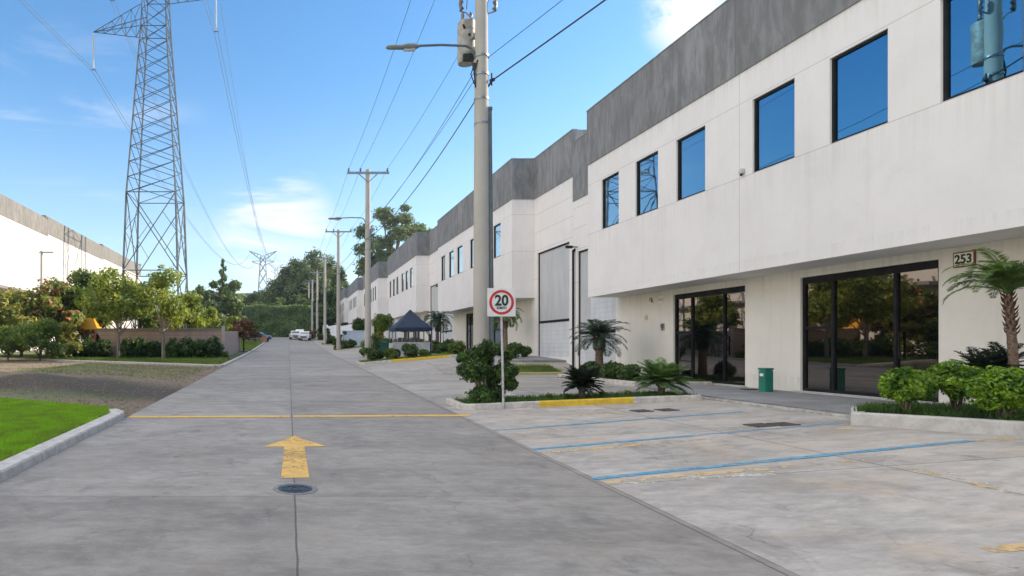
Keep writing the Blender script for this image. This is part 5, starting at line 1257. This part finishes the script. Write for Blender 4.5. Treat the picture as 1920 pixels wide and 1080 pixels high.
# ------------------------------------------------------------------ far end: ivy wall, woods, big tree
iw = empty('ivy_wall', (-4, 127, H(0, 126)), 'tall flat green ivy-covered wall closing the road end', 'hedge wall')
m = MB(); m.box((-9.5, .3, -1), (8.5, .9, 6.1)); m.build('backing', pm('dark_ivy_backing', (.03, .05, .02)), iw)
n = 15000; X_ = rng.uniform(-9.6, 8.6, n); Z_ = rng.uniform(-.5, 6.6, n)-.25*np.sin(X_*.8)*(rng.random(n)); Y_ = rng.uniform(-.1, .35, n)+.15*np.sin(X_*1.1)*np.sin(Z_*1.3)
c = np.stack([X_, Y_, Z_], 1); nr = rng.normal(size=(n, 3))*.5+np.array([0, -1, .3]); nr /= np.linalg.norm(nr, axis=1)[:, None]
a = np.cross(nr, rng.normal(size=(n, 3))); a /= np.linalg.norm(a, axis=1)[:, None]; b = np.cross(nr, a); s = (rng.uniform(.12, .26, n))[:, None]
quads('ivy', np.stack([c-a*s, c+b*s*.7, c+a*s, c-b*s*.7], 1), M['ivy'], iw)
kk = 0
wood = [(560, 160, 455, 60, 'leaf_far'), (540, 158, 480, 50, 'leaf_fardark'), (590, 165, 455, 60, 'leaf_fardark'), (620, 170, 470, 55, 'leaf_far'), (642, 165, 492, 42, 'leaf_fardark'), (520, 155, 520, 50, 'leaf_fardark'),
        (575, 150, 500, 55, 'leaf_fardark'), (605, 152, 510, 55, 'leaf_far'), (550, 148, 530, 50, 'leaf_fardark'), (635, 150, 530, 50, 'leaf_fardark'), (500, 150, 545, 50, 'leaf_far'), (478, 160, 548, 50, 'leaf_fardark'),
        (528, 145, 560, 40, 'leaf_far'), (490, 145, 568, 46, 'leaf_fardark'), (455, 165, 555, 50, 'leaf_far'), (660, 160, 540, 50, 'leaf_far'), (575, 140, 560, 50, 'leaf_fardark'), (605, 140, 565, 50, 'leaf_fardark'), (590, 138, 590, 50, 'leaf_fardark')]
kinds = {'leaf_far': 'mid green', 'leaf_fardark': 'dark green'}
places = ['highest crown of the wood, left of centre', 'left shoulder of the wood', 'highest crown of the wood, right of centre', 'above the fourth pole top', 'right shoulder of the wood', 'stepping down on the left of the wood', 'in the middle of the wood behind the far poles', 'behind the fourth pole', 'lower left middle of the wood', 'beside the third pole', 'low on the left slope behind the ivy wall', 'on the left slope below the far tower', 'just above the ivy wall, right part', 'just above the ivy wall, left part', 'farthest left on the slope behind the ivy wall', 'between wood and farthest warehouse roofs', 'low behind the far white cars', 'low behind the fifth pole', 'lowest behind the white cars']
for (px, D, top, w, mt), plc in zip(wood, places):
    tpx(px, D, top, w, f'{kinds[mt]} distant tree, {plc}', mt, n=5200, size=.34, trunk_h=.10, nl=16, group='trees of the wood at the road end', fill=1.15, squash=1.1, tr=.3)
# large open tree above the warehouses
D = 160; x = (738-VPX)/FPX*D; k = D/FPX; zb = 4.0
bt = empty('large_tree', (x, D, zb), 'large open-crowned tree rising above the warehouse roofs', 'tree')
cl_ = [(685, 430, 20), (700, 460, 22), (715, 405, 18), (735, 410, 20), (760, 408, 18), (745, 440, 22), (770, 430, 17), (790, 425, 15), (718, 480, 22), (690, 490, 20), (745, 475, 20), (775, 462, 14), (730, 450, 16), (705, 500, 18), (675, 470, 15), (680, 510, 16), (800, 440, 10), (755, 395, 10)]
lobes = []; m = MB(); m.tube([(0, 0, -2), (0, 0, 10), (-1, 0, 17), (-.5, 0, 24)], [.8, .6, .5, .3], 8)
for i, (a, b_p, rp) in enumerate(cl_):
    q = P(a, b_p, D); dy = random.uniform(-4, 4); lobes.append((q.x-x, dy, q.z-zb, rp*k, rp*k, rp*k*.7)); c0 = Vector((-.8, 0, 15+random.random()*4)); c1 = Vector(lobes[-1][:3]); m.tube([c0, c0.lerp(c1, .5)-Vector((0, 0, 1)), c1], [.35, .22, .08], 5)
m.build('trunk', M['bark'], bt, smooth=True); foliage('crown', lobes, 15000, .34, M['leaf_far'], bt, shell=.35, rough=.3)

# ------------------------------------------------------------------ thin air haze over the distance
hm_ = bpy.data.materials.new('thin_haze'); hm_.use_nodes = True; ht = hm_.node_tree; ht.nodes.remove(ht.nodes['Principled BSDF'])
pv = ht.nodes.new('ShaderNodeVolumePrincipled'); pv.inputs['Color'].default_value = (.80, .90, 1, 1); pv.inputs['Density'].default_value = HAZE; pv.inputs['Anisotropy'].default_value = .2
ht.links.new(pv.outputs[0], ht.nodes['Material Output'].inputs['Volume'])
m = MB(); m.box((-540, -160, -8), (540, 1050, 175)); hb = m.build('haze', hm_); hb['kind'] = 'stuff'
